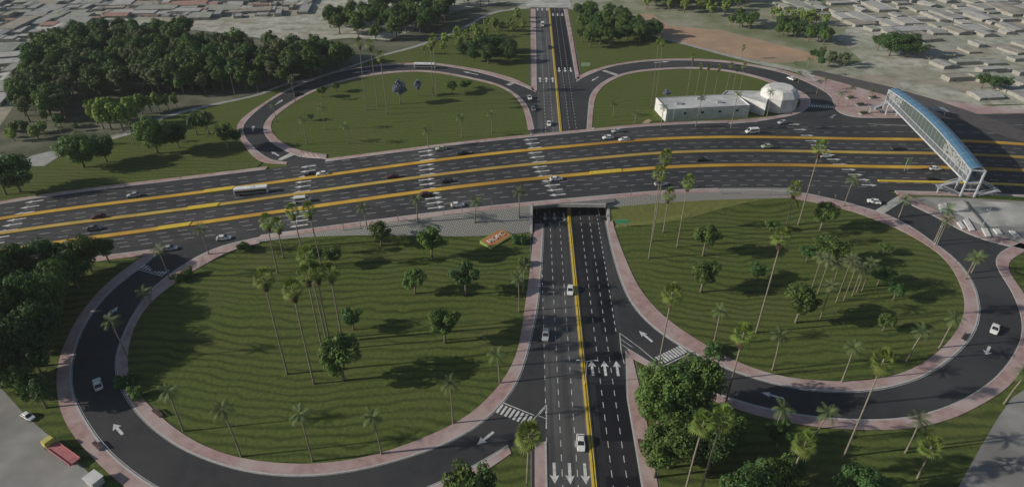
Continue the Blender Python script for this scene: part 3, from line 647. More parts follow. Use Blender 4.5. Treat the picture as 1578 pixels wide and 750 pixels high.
bm = bmesh.new(); box(bm, XL + 1.2, XR - 1.4, yN - 0.5, yN + 0.5, 4.7, 6.0); ovpart('portal_beam', bm, CONC)
bm = bmesh.new()                                       # canopy between portal beam and skewed deck edge
xs_ = np.linspace(XL + 1.2, XR + 2.5, 8)
top = [[bm.verts.new((x, y, z)) for y, z in ((min(yN + 0.5 if x < XR - 1.3 else float(near(x)) - 5.5, float(near(x)) - 3.7), 5.9), (float(near(x)) - 3.5, 6.25), (float(near(x)) - 3.5, 5.5), (min(yN + 0.5 if x < XR - 1.3 else float(near(x)) - 5.5, float(near(x)) - 3.7), 5.3))] for x in xs_]
for p, q in zip(top, top[1:]):
    for k in range(4): bm.faces.new((p[k], p[(k + 1) % 4], q[(k + 1) % 4], q[k]))
bmesh.ops.recalc_face_normals(bm, faces=bm.faces); ovpart('portal_canopy', bm, CONCD)
def cutwall(x, side):                                  # wing walls and abutments along the cutting
    for y0, y1, nm in ((float(near(x)) - 14, float(near(x)) - 1, 'wing_wall'), (float(near(x)) - 1, float(far(x)) + 1, 'abutment'), (float(far(x)) + 1, float(far(x)) + 14, 'wing_wall')):
        bm = bmesh.new(); ys = np.linspace(y0, y1, 9); t = 0.8 if side > 0 else -0.8; pr = None
        xin = x + t
        for y in ys:
            z = (Gh(x, y) + 0.25) if nm == 'wing_wall' else B(x) - 0.8
            cur = [bm.verts.new(v) for v in ((x - t * .2, y, -.1), (xin, y, -.1), (xin, y, z), (x - t * .2, y, z))]
            if pr:
                for k in range(4): bm.faces.new((pr[k], pr[(k + 1) % 4], cur[(k + 1) % 4], cur[k]))
            else: bm.faces.new(cur)
            pr = cur
        bm.faces.new(pr); bmesh.ops.recalc_face_normals(bm, faces=bm.faces); ovpart(nm, bm, CONC if nm == 'wing_wall' else CONCD)
cutwall(XL, 1); cutwall(XR, -1)
bm = bmesh.new(); box(bm, XL - 3.6, XL + 1.2, yN - 0.6, yN + 0.4, -0.1, 5.9); ovpart('wing_wall', bm, CONCD)
bm = bmesh.new(); box(bm, CM - 0.55, CM + 0.75, yN + 2, float(far(CM)) - 2, 0.1, B(CM) - 1.2); ovpart('median_pier', bm, mat('brown_pier', (0.28, 0.17, 0.12), (0.22, 0.135, 0.10), 0.8, 0.9))
for k in range(2):
    bm = bmesh.new(); box(bm, (CL - 1.6, CR + 0.5)[k], (CL - 1.2, CR + 0.9)[k], yN + 1, float(far(20)) - 2, 0.1, 1.1); ovpart('crash_barrier', bm, CONC)

# ------------------------------------------------------------------ glazed footbridge over the highway
bx0, by0 = at(1490.5, 303.5); bx1, by1 = at(1367, 172)
fb = empty('footbridge', (bx0, by0, 0), math.atan2(by1 - by0, bx1 - bx0) - math.pi / 2)
tag(fb, 'long footbridge with arched blue glass roof crossing the whole highway', 'footbridge')
FL, HWD = math.hypot(bx1 - bx0, by1 - by0), 2.8        # local y runs along the bridge
ZD = 6.9
def roofz(t): return 12.3 + 2.9 * math.sin(math.pi * min(1, max(0, t)))
ya_, yb_ = 0.6, FL - 1.0
NS = 48; SEG = [(ya_ + (yb_ - ya_) * i / NS) for i in range(NS + 1)]
bm = bmesh.new(); box(bm, -HWD, HWD, ya_, yb_, ZD - 0.5, ZD); bmobj('deck', bm, GREY, fb)
for s in (-1, 1):
    bm = bmesh.new(); box(bm, s * HWD - 0.12, s * HWD + 0.12, ya_ - .05, yb_ + .05, ZD - 0.75, ZD - 0.1); bmobj('girder', bm, STEEL, fb)
    def strip(name, i0, i1, zf0, zf1, m):
        bm = bmesh.new(); pr = None
        for i in range(i0, i1 + 1):
            t = i / NS; cur = [bm.verts.new((s * (HWD + 0.02), SEG[i], z)) for z in (zf0(t), zf1(t))]
            if pr: bm.faces.new((pr[0], pr[1], cur[1], cur[0]))
            pr = cur
        r_ = bmesh.ops.solidify(bm, geom=bm.faces[:], thickness=0.06); return bmobj(name, bm, m, fb)
    e0, e1 = 13, NS - 9
    lo = lambda t: ZD - 0.1; md = lambda t: ZD + 2.4; hi = lambda t: roofz(t)
    strip('side_glass_lower', e0, e1, lo, md, GLGREY); strip('side_glass_upper', e0, e1, md, hi, GLGREEN)
    strip('perforated_end_panel', 0, e0, lambda t: ZD + 2.4, hi, PANEL); strip('perforated_end_panel', e1, NS, lambda t: ZD + 2.4, hi, PANEL)
    strip('end_window', 0, e0, lo, md, GLGREY); strip('end_window', e1, NS, lo, md, GLGREY)
    bm = bmesh.new()
    for i in range(0, NS + 1, 2):
        wv = 0.05 if e0 < i < e1 else 0.20
        box(bm, s * HWD - 0.10, s * HWD + 0.16, SEG[i] - wv / 2, SEG[i] + wv / 2, ZD, roofz(i / NS))
    for i in range(NS):
        beam(bm, (s * (HWD + .05), SEG[i], roofz(i / NS)), (s * (HWD + .05), SEG[i + 1], roofz((i + 1) / NS)), 0.32, 0.32)
    box(bm, s * HWD - 0.1, s * HWD + 0.14, ya_, yb_, ZD + 2.3, ZD + 2.52)
    bmobj('side_frame', bm, STEEL, fb)
bm = bmesh.new(); pr = None
for i in range(NS + 1):
    z = roofz(i / NS); cur = [bm.verts.new((x, SEG[i], z + dz)) for x, dz in ((-HWD, .12), (-HWD * .55, 1.0), (0, 1.35), (HWD * .55, 1.0), (HWD, .12))]
    if pr:
        for k in range(4): bm.faces.new((pr[k], pr[k + 1], cur[k + 1], cur[k]))
    pr = cur
bmesh.ops.solidify(bm, geom=bm.faces[:], thickness=0.08); bmobj('roof_glass', bm, GLBLUE, fb)
for i in range(0, NS + 1, 3):
    z = roofz(i / NS) + .06; bm = bmesh.new()
    for (xa_, za_), (xb_, zb_) in zip(((-HWD, .12), (-HWD * .55, 1.0), (0, 1.35), (HWD * .55, 1.0)), ((-HWD * .55, 1.0), (0, 1.35), (HWD * .55, 1.0), (HWD, .12))):
        beam(bm, (xa_, SEG[i], z + za_), (xb_, SEG[i], z + zb_), 0.07)
    bmobj('roof_rib', bm, STEEL, fb)
for yy in (0.3, 5.2, FL - 5.5, FL - 0.6):
    for s in (-1, 1):
        bm = bmesh.new(); zt = 12.5 if yy in (0.3, FL - 0.6) else ZD - 0.4
        box(bm, s * HWD - 0.3, s * HWD + 0.3, yy - 0.3, yy + 0.3, 0, zt); bmobj('tower_leg', bm, STEEL, fb)
for yy in (0.3, FL - 0.6):
    for z in (3.4, ZD - 0.3, 12.3):
        bm = bmesh.new(); box(bm, -HWD, HWD, yy - 0.22, yy + 0.22, z - 0.25, z + 0.2); bmobj('cross_beam', bm, STEEL, fb)
def stairs(yb, sgn, ext):
    for s in (-1, 1):
        st = bmesh.new(); yu, ylw = yb, yb + sgn * 2.0; X2 = ext[0 if s < 0 else 1]; zl = 3.2
        beam(st, (s * HWD, yu, ZD - 0.4), (s * X2, yu, zl), 1.5, 0.22); beam(st, (s * X2, ylw, zl - .15), (s * 2.9, ylw, 0.15), 1.5, 0.22)
        box(st, min(s * X2, s * (X2 + 1.8)), max(s * X2, s * (X2 + 1.8)), min(yu, ylw) - .8, max(yu, ylw) + .8, zl - .2, zl + .02)
        sf = bmobj('staircase', st, GREY, fb)
        for k, (a, b) in enumerate((((s * HWD, yu, ZD + 0.5), (s * X2, yu, zl + 1.0)), ((s * X2, ylw, zl + .9), (s * 2.9, ylw, 1.1)))):
            for o_ in (-.75, .75):
                rl = bmesh.new(); beam(rl, (a[0], a[1] + o_, a[2]), (b[0], b[1] + o_, b[2]), 0.1, 0.28); bmobj('handrail', rl, STEEL, sf)
        lg = bmesh.new(); xx = s * (X2 + .9); box(lg, xx - .2, xx + .2, (yu + ylw) / 2 - .2, (yu + ylw) / 2 + .2, 0, zl - .2); beam(lg, (xx, (yu + ylw) / 2, 1.5), (xx - s * 1.6, (yu + ylw) / 2, zl - .2), .2); bmobj('landing_post', lg, STEEL, sf)
stairs(3.0, -1, (10.5, 10.5)); stairs(FL - 4.0, 1, (9.0, 27.0))

# ------------------------------------------------------------------ white building inside the far right loop
def bl(px, py, z): return Vector((*at(px, py, z), z))
c0_, c1_ = bl(1025, 188, 0), bl(1152, 181, 0); c3_ = bl(1011, 150.5, 7.0); c3_.z = 0
wb = empty('white_building', c0_); tag(wb, 'long white flat roofed building with a faceted drum beside the far right ramp', 'building')
def prism(pts, z0, z1, name, m, parapet=0.0, mroof=None):
    bm = bmesh.new(); pts = [Vector((p[0], p[1], 0)) - Vector((c0_.x, c0_.y, 0)) for p in pts]
    lo_ = [bm.verts.new((p.x, p.y, z0)) for p in pts]; hi_ = [bm.verts.new((p.x, p.y, z1)) for p in pts]
    k = len(pts)
    for i in range(k): bm.faces.new((lo_[i], lo_[(i + 1) % k], hi_[(i + 1) % k], hi_[i]))
    if not parapet: bm.faces.new(hi_)
    else:
        cen = sum(pts, Vector()) / k; ins = [bm.verts.new((*(p + (cen - p).normalized() * 0.5).xy, z1)) for p in pts]; dn = [bm.verts.new((v.co.x, v.co.y, z1 - parapet)) for v in ins]
        for i in range(k):
            bm.faces.new((hi_[i], hi_[(i + 1) % k], ins[(i + 1) % k], ins[i])); bm.faces.new((ins[i], ins[(i + 1) % k], dn[(i + 1) % k], dn[i]))
    bmesh.ops.recalc_face_normals(bm, faces=bm.faces); o = bmobj(name, bm, m, wb)
    if mroof:
        bm = bmesh.new(); bm.faces.new([bm.verts.new((*(p + ((sum(pts, Vector()) / k) - p).normalized() * 0.45).xy, z1 - parapet + 0.02)) for p in pts])
        for q in bm.faces:
            q.normal_update()
            if q.normal.z < 0: q.normal_flip()
        bmobj('roof', bm, mroof, wb)
    return o
c2_ = c1_ + (c3_ - c0_)
prism([c0_, c1_, c2_, c3_], 0, 7.0, 'wall', WHITE, 0.5, ROOFW)
u_ = (c1_ - c0_).normalized(); v_ = (c3_ - c0_).normalized()
q1, q2, q3 = (Vector((*at(*q, 6.9), 0)) for q in ((1119,139.5),(1188,140.5),(1181,160)))
k1 = c2_ - u_ * 8.5 + v_ * .05; k2 = c2_ + u_ * 0.05 - v_ * 3.0
prism([k1, c2_ + u_ * .05 + v_ * .05, k2, q3, q2, q1], 0, 6.9, 'annex_wall', WHITE, 0.5, ROOFW)
bm = bmesh.new(); box(bm, 4.0, 4.5, -0.12, 0.0, 0.2, 6.6); 
for x in (4.25, 15.5, 22.0): pass
ang = math.atan2(u_.y, u_.x); 
for v in bm.verts: v.co.xy = (Matrix.Rotation(ang, 2) @ v.co.xy)
bmobj('pilaster', bm, WHITE, wb)
bm = bmesh.new()
for i in range(26): box(bm, 0.6 + i * 1.62, 0.66 + i * 1.62, -0.05, 0.02, 0.1, 6.4)
for v in bm.verts: v.co.xy = (Matrix.Rotation(ang, 2) @ v.co.xy)
bmobj('wall_rib', bm, CONC, wb)
dc = Vector(at(1199, 168)); dc = Vector((dc.x, dc.y + 3, 0)) - c0_
bm = bmesh.new(); K = 9
rings = [[bm.verts.new((dc.x + r_ * math.cos(2 * math.pi * k / K + .35), dc.y + r_ * math.sin(2 * math.pi * k / K + .35), z)) for k in range(K)] for r_, z in ((10.0, 0), (10.0, 7.0))]
for k in range(K): bm.faces.new((rings[0][k], rings[0][(k + 1) % K], rings[1][(k + 1) % K], rings[1][k]))
bmobj('drum_wall', bm, WHITE, wb)
bm = bmesh.new()
rings = [[bm.verts.new((dc.x + r_ * math.cos(2 * math.pi * k / K + .35), dc.y + r_ * math.sin(2 * math.pi * k / K + .35), z)) for k in range(K)] for r_, z in ((10.0, 7.0), (10.4, 7.05), (10.4, 7.6), (10.2, 8.0), (8.2, 10.9), (6.6, 11.6))]
for a, b in zip(rings, rings[1:]):
    for k in range(K): bm.faces.new((a[k], a[(k + 1) % K], b[(k + 1) % K], b[k]))
bm.faces.new(rings[-1]); bmobj('drum_roof', bm, WHITE, wb)
for qx, qy, qs in ((9, 7, 1.5), (22, 12, 1.1), (31, 6, 1.3)):
    bm = bmesh.new(); p_ = c0_ * 0 + u_ * qx + v_ * qy; box(bm, p_.x - qs, p_.x + qs, p_.y - qs * .7, p_.y + qs * .7, 6.5, 7.5); bmobj('roof_unit', bm, GREY, wb)
for qx in (9.5, 19.0, 28.5, 38.0):
    bm = bmesh.new(); box(bm, qx, qx + 1.5, -0.06, 0.03, 3.6, 4.8)
    for v in bm.verts: v.co.xy = (Matrix.Rotation(ang, 2) @ v.co.xy)
    bmobj('window', bm, CARGLASS, wb)
# small curved tan path head beside the building
struct(fill('garden_path', W([(988,193),(992,187),(1000,183.5),(1004,186),(999,190),(996,194)]), mat('tan_paving', (0.45, 0.36, 0.25), None, .5, .9), 0.05, G))

# ------------------------------------------------------------------ plaza and service road beyond the far right ramp
struct(fill('plaza', W([(1252,121),(1262,113),(1366,138),(1372,165),(1400,176),(1450,183),(1540,205),(1600,225),(1600,212),(1520,186),(1440,160),(1398,150),(1396,181),(1310,180),(1292,172),(1290,160),(1284,147)][:6] + [(1440,176),(1512,193),(1500,187),(1398,178),(1396,181),(1312,179.5),(1294,172),(1291,160),(1284,145)]), PAVE, 0.17, Z0, None, None, 0.2))
struct(fill('service_road', W([(1247,114),(1262,109.5),(1370,134),(1440,154),(1530,184),(1640,225),(1640,240),(1520,202),(1430,168),(1360,146)]), mat('brown_asphalt', (0.105, 0.095, 0.092), (0.08, 0.074, 0.072), .3, .9), 0.20, Z0))
xr_ = np.arange(196, 330, 6.0)
struct(fill('plaza', [(x, float(far(x)) + 0.6) for x in xr_] + [(x, float(far(x)) + 0.6 + max(3.0, 36 - (x - 196) * .42)) for x in xr_[::-1]], PAVE, 0.13, Z0))
# planting beds on the plaza
for i, (px, py) in enumerate(((1310,152),(1325,163),(1345,152),(1352,168),(1330,176))):
    x, y = at(px, py); bm = bmesh.new(); box(bm, -2.2, 2.2, -1.1, 1.1, 0, 0.5); p = empty('planter', (x, y, 0.17), 0.3); bmobj('planter_wall', bm, CONC, p)
    V, Fc = [], []
    for k in range(160):
        c = Vector((random.uniform(-2, 2), random.uniform(-.9, .9), random.uniform(.5, 1.3))); a = Vector((random.gauss(0, 1), random.gauss(0, 1), random.gauss(0, 1))).normalized(); b = a.orthogonal().normalized(); cc = a.cross(b)
        o_ = len(V); V += [c + b * .25, c + cc * .25, c - b * .25, c - cc * .25]; Fc.append((o_, o_ + 1, o_ + 2, o_ + 3))
    mesh('shrub', V, Fc, LEAF_DK, p)
    tag(p, ('low concrete planter of shrubs at the left tip of the pink plaza', 'low concrete planter on the pink plaza nearest the ramp kerb', 'low concrete planter at the back of the pink plaza', 'low concrete planter closest to the footbridge stair on the plaza', 'low concrete planter at the front edge of the pink plaza')[i], 'planter', 'planters on the plaza')

# ------------------------------------------------------------------ forecourt with roof slabs right of the near right ramp
struct(fill('forecourt', W([(1405,306),(1425,304),(1500,306),(1600,312),(1660,350),(1660,384),(1582,376),(1525,362),(1490,349),(1462,332),(1416,311)]), LOT, 0.12, G))
struct(fill('forecourt', W([(1452,311),(1500,309),(1600,316),(1640,340),(1600,350),(1520,350),(1490,338),(1462,322)]), LOTP, 0.16, G))
pp = [((1446,316),(1457,314),(1462,328),(1449,329)), ((1484,340),(1490,337),(1502,356),(1494,357)), ((1512,353),(1520,353),(1527,366),(1519,366)), ((1529,354),(1538,354),(1545,362),(1536,362)), ((1554,357),(1562,357),(1572,366),(1563,366)), ((1474,344),(1479,342),(1488,353),(1482,354))]
names_ = ('white slab bay at the far left corner of the pale forecourt', 'white slab bay second longest on the forecourt edge beside the ramp palm', 'broad white slab bay midway along the forecourt kerb', 'short white slab bay right of the broad one on the forecourt', 'white slab bay at the right edge of the forecourt', 'narrow white slab bay left of the ramp palm by the forecourt')
for q, nm in zip(pp, names_):
    w_ = W(q); cx_, cy_ = sum(p[0] for p in w_) / 4, sum(p[1] for p in w_) / 4
    bm = bmesh.new(); lo_ = [bm.verts.new((p[0] - cx_, p[1] - cy_, 0)) for p in w_]; hi_ = [bm.verts.new((p[0] - cx_, p[1] - cy_, 0.45)) for p in w_]
    for i in range(4): bm.faces.new((lo_[i], lo_[(i + 1) % 4], hi_[(i + 1) % 4], hi_[i]))
    bm.faces.new(hi_); bmesh.ops.recalc_face_normals(bm, faces=bm.faces); o = bmobj('slab', bm, WHITE); o.location = (cx_, cy_, G(cx_, cy_) + 0.16); tag(o, nm, 'slab', 'white slab bays of the forecourt')
# long dark drain slot and shallow wall on the forecourt
for (a, b, nm, m_, h_) in (((1484,311),(1518,352),'low dark wall running slantwise across the pale forecourt', CONCD, 0.8), ((1500,302.5),(1600,309),'low dark hedge line behind the forecourt along the highway pavement', LEAF_DK, 0.9)):
    p, q = Vector(at(*a)), Vector(at(*b)); bm = bmesh.new(); beam(bm, (0, 0, h_ / 2), (q.x - p.x, q.y - p.y, h_ / 2), 0.7, h_); o = bmobj('low_wall' if m_ is CONCD else 'clipped_hedge', bm, m_); o.location = (p.x, p.y, 0.13); tag(o, nm, 'wall' if m_ is CONCD else 'hedge')

# ------------------------------------------------------------------ letters on the flower bed
p0, p1, p3 = Vector(at(757, 384)), Vector(at(790, 364)), Vector(at(741, 374))
bw, bd = (p1 - p0).length, (p3 - p0).length
an = math.atan2(p1.y - p0.y, p1.x - p0.x)
fbd = empty('sign_bed', (p0.x, p0.y, 0), an); tag(fbd, 'sloping orange bed with white letters and a green border on the near left lawn', 'sign bed')
bm = bmesh.new(); v = [bm.verts.new(q) for q in ((0,0,0.0),(bw,0,0.0),(bw,bd,0),(0,bd,0),(0,0,.5),(bw,0,.5),(bw,bd,1.3),(0,bd,1.3))]
for q in ((4,5,6,7),(0,1,5,4),(1,2,6,5),(2,3,7,6),(3,0,4,7)): bm.faces.new([v[i] for i in q])
bmobj('green_border', bm, mat('border_green', (0.30, 0.36, 0.10), (0.24, 0.29, 0.08), 1.2, .9, coord='obj'), fbd)
sl_ = 0.8 / bd; tilt = math.atan(sl_)
bm = bmesh.new(); e_ = 0.55; v = [bm.verts.new((x, y, .54 + y * sl_)) for x, y in ((e_, e_), (bw - e_, e_), (bw - e_, bd - e_), (e_, bd - e_))]; bm.faces.new(v)
bmobj('orange_face', bm, mat('orange_bed', (0.62, 0.25, 0.10), (0.52, 0.20, 0.08), 1.0, .9, coord='obj'), fbd)
cu = bpy.data.curves.new('letters', 'FONT'); cu.body = 'MOPC'; cu.size = bd * 0.5; cu.align_x = 'CENTER'; cu.align_y = 'CENTER'; cu.extrude = 0.12; cu.space_character = 1.1; cu.offset = 0.06
to = bpy.data.objects.new('tmp_letters', cu); COL.objects.link(to); bpy.context.view_layer.update()
me = bpy.data.meshes.new_from_object(to.evaluated_get(bpy.context.evaluated_depsgraph_get())); bpy.data.objects.remove(to)
lt = link('letters', me, mat('letter_white', (.70, .62, .52), None, 1, .7, coord='obj'), fbd); lt.location = (bw / 2, bd / 2, .60 + bd / 2 * sl_); lt.rotation_euler = (tilt, 0, 0)

# ------------------------------------------------------------------ green road signs
SIGNG = mat('sign_green', (0.10, 0.42, 0.20), (0.09, 0.38, 0.18), 1, .5, coord='obj'); SIGNP = mat('sign_pale_green', (0.36, 0.52, 0.30), (0.30, 0.46, 0.25), .6, .5, coord='obj')
for px, py, w_, h_, z_, m_, lb, rz_ in ((958,350,5.2,2.0,1.6,SIGNG,'bright green road sign board on the grass bank right of the underpass',0.0), (1396,263,3.6,3.4,3.0,SIGNP,'pale green road sign on a post in the yellow median by the footbridge',0.5), (902,105,5.6,2.2,1.2,SIGNP,'pale green road sign on the lawn where the far right ramp leaves',0.0)):
    x, y = atG(px, py) if px != 1396 else atB(px, py)
    z0_ = G(x, y) if px != 1396 else B(x)
    s_ = empty('road_sign', (x, y, z0_), rz_); tag(s_, lb, 'road sign')
    bm = bmesh.new(); box(bm, -w_/2, w_/2, -.06, .06, z_, z_ + h_); bmobj('sign_panel', bm, m_, s_)
    for zb_ in (z_ + .12, z_ + h_ - .2): bm = bmesh.new(); box(bm, -w_/2 + .12, w_/2 - .12, -.075, -.062, zb_, zb_ + .08); bmobj('sign_border', bm, WHITE, s_)
    for q in (-.3, .3):
        bm = bmesh.new(); box(bm, q * w_ - .08, q * w_ + .08, .062, .2, 0, z_ + h_ * .8); bmobj('post', bm, GREY, s_)

# ------------------------------------------------------------------ added benches standing in for gantry shadows on the pavements
SHADOW_WOOD = mat('shadow_timber', (0.10, 0.055, 0.05), (0.07, 0.04, 0.036), 2, .8, coord='obj')  # dark brown carries the gantry shade on the paving
shadow_bench0 = None
for px, py, qx, qy, lb in ((141,679,160,698,'dark seat added in place of a gantry shadow on the outer pavement left of the white arrow'), (233,630,252,646,'dark seat added in place of a gantry shadow on the inner pavement of the near left loop'), (1480,529,1491,512,'dark seat added in place of a gantry shadow on the inner pavement of the near right loop by the white car'), (985,681,988,694,'dark seat added in place of a gantry shadow on the straight pavement right of the cross road')):
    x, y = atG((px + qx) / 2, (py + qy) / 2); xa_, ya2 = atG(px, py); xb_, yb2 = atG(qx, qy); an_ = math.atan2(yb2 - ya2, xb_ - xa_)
    if shadow_bench0 is None:
        shadow_bench0 = o = empty('shadow_bench', (x, y, 0.15), an_)
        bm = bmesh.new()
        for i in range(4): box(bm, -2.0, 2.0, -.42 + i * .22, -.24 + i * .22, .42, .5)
        bmobj('seat', bm, SHADOW_WOOD, o)
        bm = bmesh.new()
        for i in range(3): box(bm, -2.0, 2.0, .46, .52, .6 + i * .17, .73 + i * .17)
        bmobj('backrest', bm, SHADOW_WOOD, o)
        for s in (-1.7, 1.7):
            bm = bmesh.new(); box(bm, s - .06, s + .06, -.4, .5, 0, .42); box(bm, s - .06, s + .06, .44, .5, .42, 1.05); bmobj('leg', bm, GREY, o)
    else: o = dup(shadow_bench0, (x, y, 0.15), an_)
    tag(o, lb, 'shadow_bench', 'added benches standing in for gantry shadows')
#@@TREES
# ------------------------------------------------------------------ trees: leaf clumps through the crown's volume
def leaf_mesh(name, clumps, per, size, rs, flat=0.0):
    per = int(per * 1.4); size = size * 0.84
    cs, V = [], []
    for c, r_ in clumps:
        d_ = rs.normal(size=(per, 3)); d_ /= np.linalg.norm(d_, axis=1)[:, None]
        rad = r_ * rs.uniform(0.62, 1.06, per) ** 0.6
        p = np.array(c) + d_ * rad[:, None] * np.array([1, 1, 0.85])
        nn = d_ + rs.normal(scale=0.36, size=(per, 3)); nn[:, 2] += 0.3; nn /= np.linalg.norm(nn, axis=1)[:, None]
        t = np.cross(nn, rs.normal(size=(per, 3))); t /= np.linalg.norm(t, axis=1)[:, None]; b = np.cross(nn, t)
        s = size * rs.uniform(0.6, 1.25, per)[:, None]
        V.append(np.stack([p - t * s, p - b * s * .62, p + t * s, p + b * s * .62], 1))
    V = np.concatenate(V).reshape(-1, 3); nf = len(V) // 4
    me = bpy.data.meshes.new(name); me.vertices.add(len(V)); me.vertices.foreach_set('co', V.astype(np.float32).ravel())
    me.loops.add(nf * 4); me.loops.foreach_set('vertex_index', np.arange(nf * 4)); me.polygons.add(nf)
    me.polygons.foreach_set('loop_start', np.arange(nf) * 4); me.update(calc_edges=True); me.validate(); return me
def trunk_obj(h, r_, tips, m, parent, lean=0.0, name='trunk'):
    bm = bmesh.new(); tube(bm, [(0,0,-.3),(0,0,h*.3),(lean*.5,0,h*.7),(lean,0,h)], [r_*1.35, r_, r_*.85, r_*.6], 8)
    for t in tips:
        t = Vector(t); a = Vector((lean * .7, 0, h * random.uniform(.72, 1.0))); mid = a.lerp(t, .5) + Vector((0, 0, -.1 * (t - a).length)); tube(bm, [a, mid, t], [r_*.5, r_*.33, r_*.12], 5)
    return bmobj(name, bm, m, parent, True)
def broadleaf(name, h, cr, leaf, seed, trunk_frac=.38, nclump=34, per=80, size=.42, squash=.8, tall=1.0):
    """a tree h metres tall, crown radius cr"""
    rs = np.random.RandomState(seed); root = empty(name); cb = h * trunk_frac; ch = h - cb; cz = cb + ch * .5; cl = []
    while len(cl) < nclump:
        d_ = rs.normal(size=3); d_ /= np.linalg.norm(d_); k = rs.uniform(.25, 1) ** .5 * .82
        wob = 1 + .22 * math.sin(3 * math.atan2(d_[1], d_[0]) + seed) + rs.uniform(-.15, .15)
        c = np.array([d_[0] * cr * k * wob, d_[1] * cr * k * wob, cz + d_[2] * ch * .5 * k])
        if c[2] < cb + .08 * h and np.hypot(c[0], c[1]) > cr * .75: continue
        cl.append((c, cr * rs.uniform(.2, .36)))
    link('crown', leaf_mesh(name + '_crown', cl, per, size, rs), leaf, root)
    trunk_obj(cb + ch * .35, .02 * h + .1, [cl[i][0] * np.array([.8, .8, 1]) for i in range(0, 14, 2)], BARK, root)
    return root
def fan_palm(h, seed, cr=3.5):
    rs = random.Random(seed); root = empty('fan_palm'); ln_ = rs.uniform(-.8, .8); bm = bmesh.new()
    tube(bm, [(0,0,-.3),(0,0,1.2),(ln_*.3,0,h*.5),(ln_,0,h-1.6)], [.42,.27,.21,.19], 8); bmobj('trunk', bm, PALMB, root, True)
    def fans(n, el0, el1, L0, L1, fw, z0, m, name, droop):
        V, Fc = [], []
        for i in range(n):
            az = i * 2.39996 + rs.uniform(-.2, .2); el = RAD(el0 + (el1 - el0) * (i / max(1, n - 1)) + rs.uniform(-9, 9)); L = rs.uniform(L0, L1)
            dirv = Vector((math.cos(az) * math.cos(el), math.sin(az) * math.cos(el), math.sin(el))); side = Vector((-math.sin(az), math.cos(az), 0)); upv = side.cross(dirv)
            base = Vector((ln_, 0, z0)); hub = base + dirv * L * .42
            o = len(V); V += [base + side * .05, base - side * .05, hub - side * .07, hub + side * .07]; Fc.append((o, o+1, o+2, o+3))
            K = 9
            for k in range(K):
                a0 = -1.25 + 2.5 * (k + .12) / K; a1 = -1.25 + 2.5 * (k + .88) / K; am = (a0 + a1) / 2
                fl = L * .62 * fw * (1 - .18 * abs(am))
                p0_ = hub + (dirv * math.cos(a0) + side * math.sin(a0)) * fl * .62; p1_ = hub + (dirv * math.cos(a1) + side * math.sin(a1)) * fl * .62
                tp = hub + (dirv * math.cos(am) + side * math.sin(am)) * fl - Vector((0, 0, droop * fl))
                o = len(V); V += [hub, p0_, tp, p1_]; Fc.append((o, o+1, o+2, o+3))
        return mesh(name, V, Fc, m, root)
    fans(15, 88, 35, cr * .80, cr * 1.0, 1.0, h - 1.6, FROND, 'crown', .18)
    fans(17, 40, -30, cr * .80, cr * 1.02, 1.0, h - 2.6, FROND, 'crown', .35)
    fans(22, -40, -84, cr * .55, cr * .85, .75, h - 3.4, DEADF, 'dry_skirt', .25)
    fans(12, -60, -86, cr * .5, cr * .7, .7, h - 4.8, DEADF, 'dry_skirt', .2)
    return root
def feather_palm(h, seed, cr=2.9, n=15, leaf=None, name='coconut_palm'):
    rs = random.Random(seed); root = empty(name); ln_ = rs.uniform(-.5, .9); bm = bmesh.new()
    tube(bm, [(0,0,-.3),(0,0,.6),(ln_*.25,0,h*.5),(ln_,0,h)], [.30,.20,.15,.12] if leaf else [.34,.24,.18,.15], 8); bmobj('trunk', bm, BARK if leaf else PALMB, root, True)
    V, Fc = [], []
    for i in range(n):
        az = i * 2.39996 + rs.uniform(-.25, .25); el = RAD(72 - 95 * (i / n) + rs.uniform(-10, 10)); L = cr * rs.uniform(.9, 1.15); p = Vector((ln_, 0, h)); side = Vector((-math.sin(az), math.cos(az), 0)); pts = []
        for k in range(9):
            e = el - (k / 8) ** 1.3 * RAD(70); pts.append(p.copy()); p = p + Vector((math.cos(az) * math.cos(e), math.sin(az) * math.cos(e), math.sin(e))) * L / 8
        for k in range(8):
            a, b = pts[k], pts[k + 1]; w_ = L * .26 * math.sin(math.pi * (k + .8) / 9.2) + .06
            for s in (-1, 1):
                for j in range(2):
                    q = a.lerp(b, j * .5); q2 = a.lerp(b, j * .5 + .34); tip = q2 + side * s * w_ + (b - a) * .9 - Vector((0, 0, w_ * .45))
                    o = len(V); V += [q, q2, tip + (b - a) * .12, tip]; Fc.append((o, o+1, o+2, o+3))
    mesh('crown', V, Fc, leaf or FRONDC, root); return root
def shrub_proto(seed, leaf, name='shrub'):
    rs = np.random.RandomState(seed); root = empty(name)
    cl = [((rs.uniform(-1, 1) * .9, rs.uniform(-1, 1) * .9, rs.uniform(.5, 1.3)), rs.uniform(.5, .8)) for _ in range(9)]
    link('foliage', leaf_mesh(name, cl, 60, .24, rs), leaf, root)
    bm = bmesh.new()
    for k in range(3): tube(bm, [(0,0,-.1),(cl[k][0][0]*.6, cl[k][0][1]*.6, cl[k][0][2])], [.08,.03], 5)
    bmobj('stem', bm, BARK, root); return root

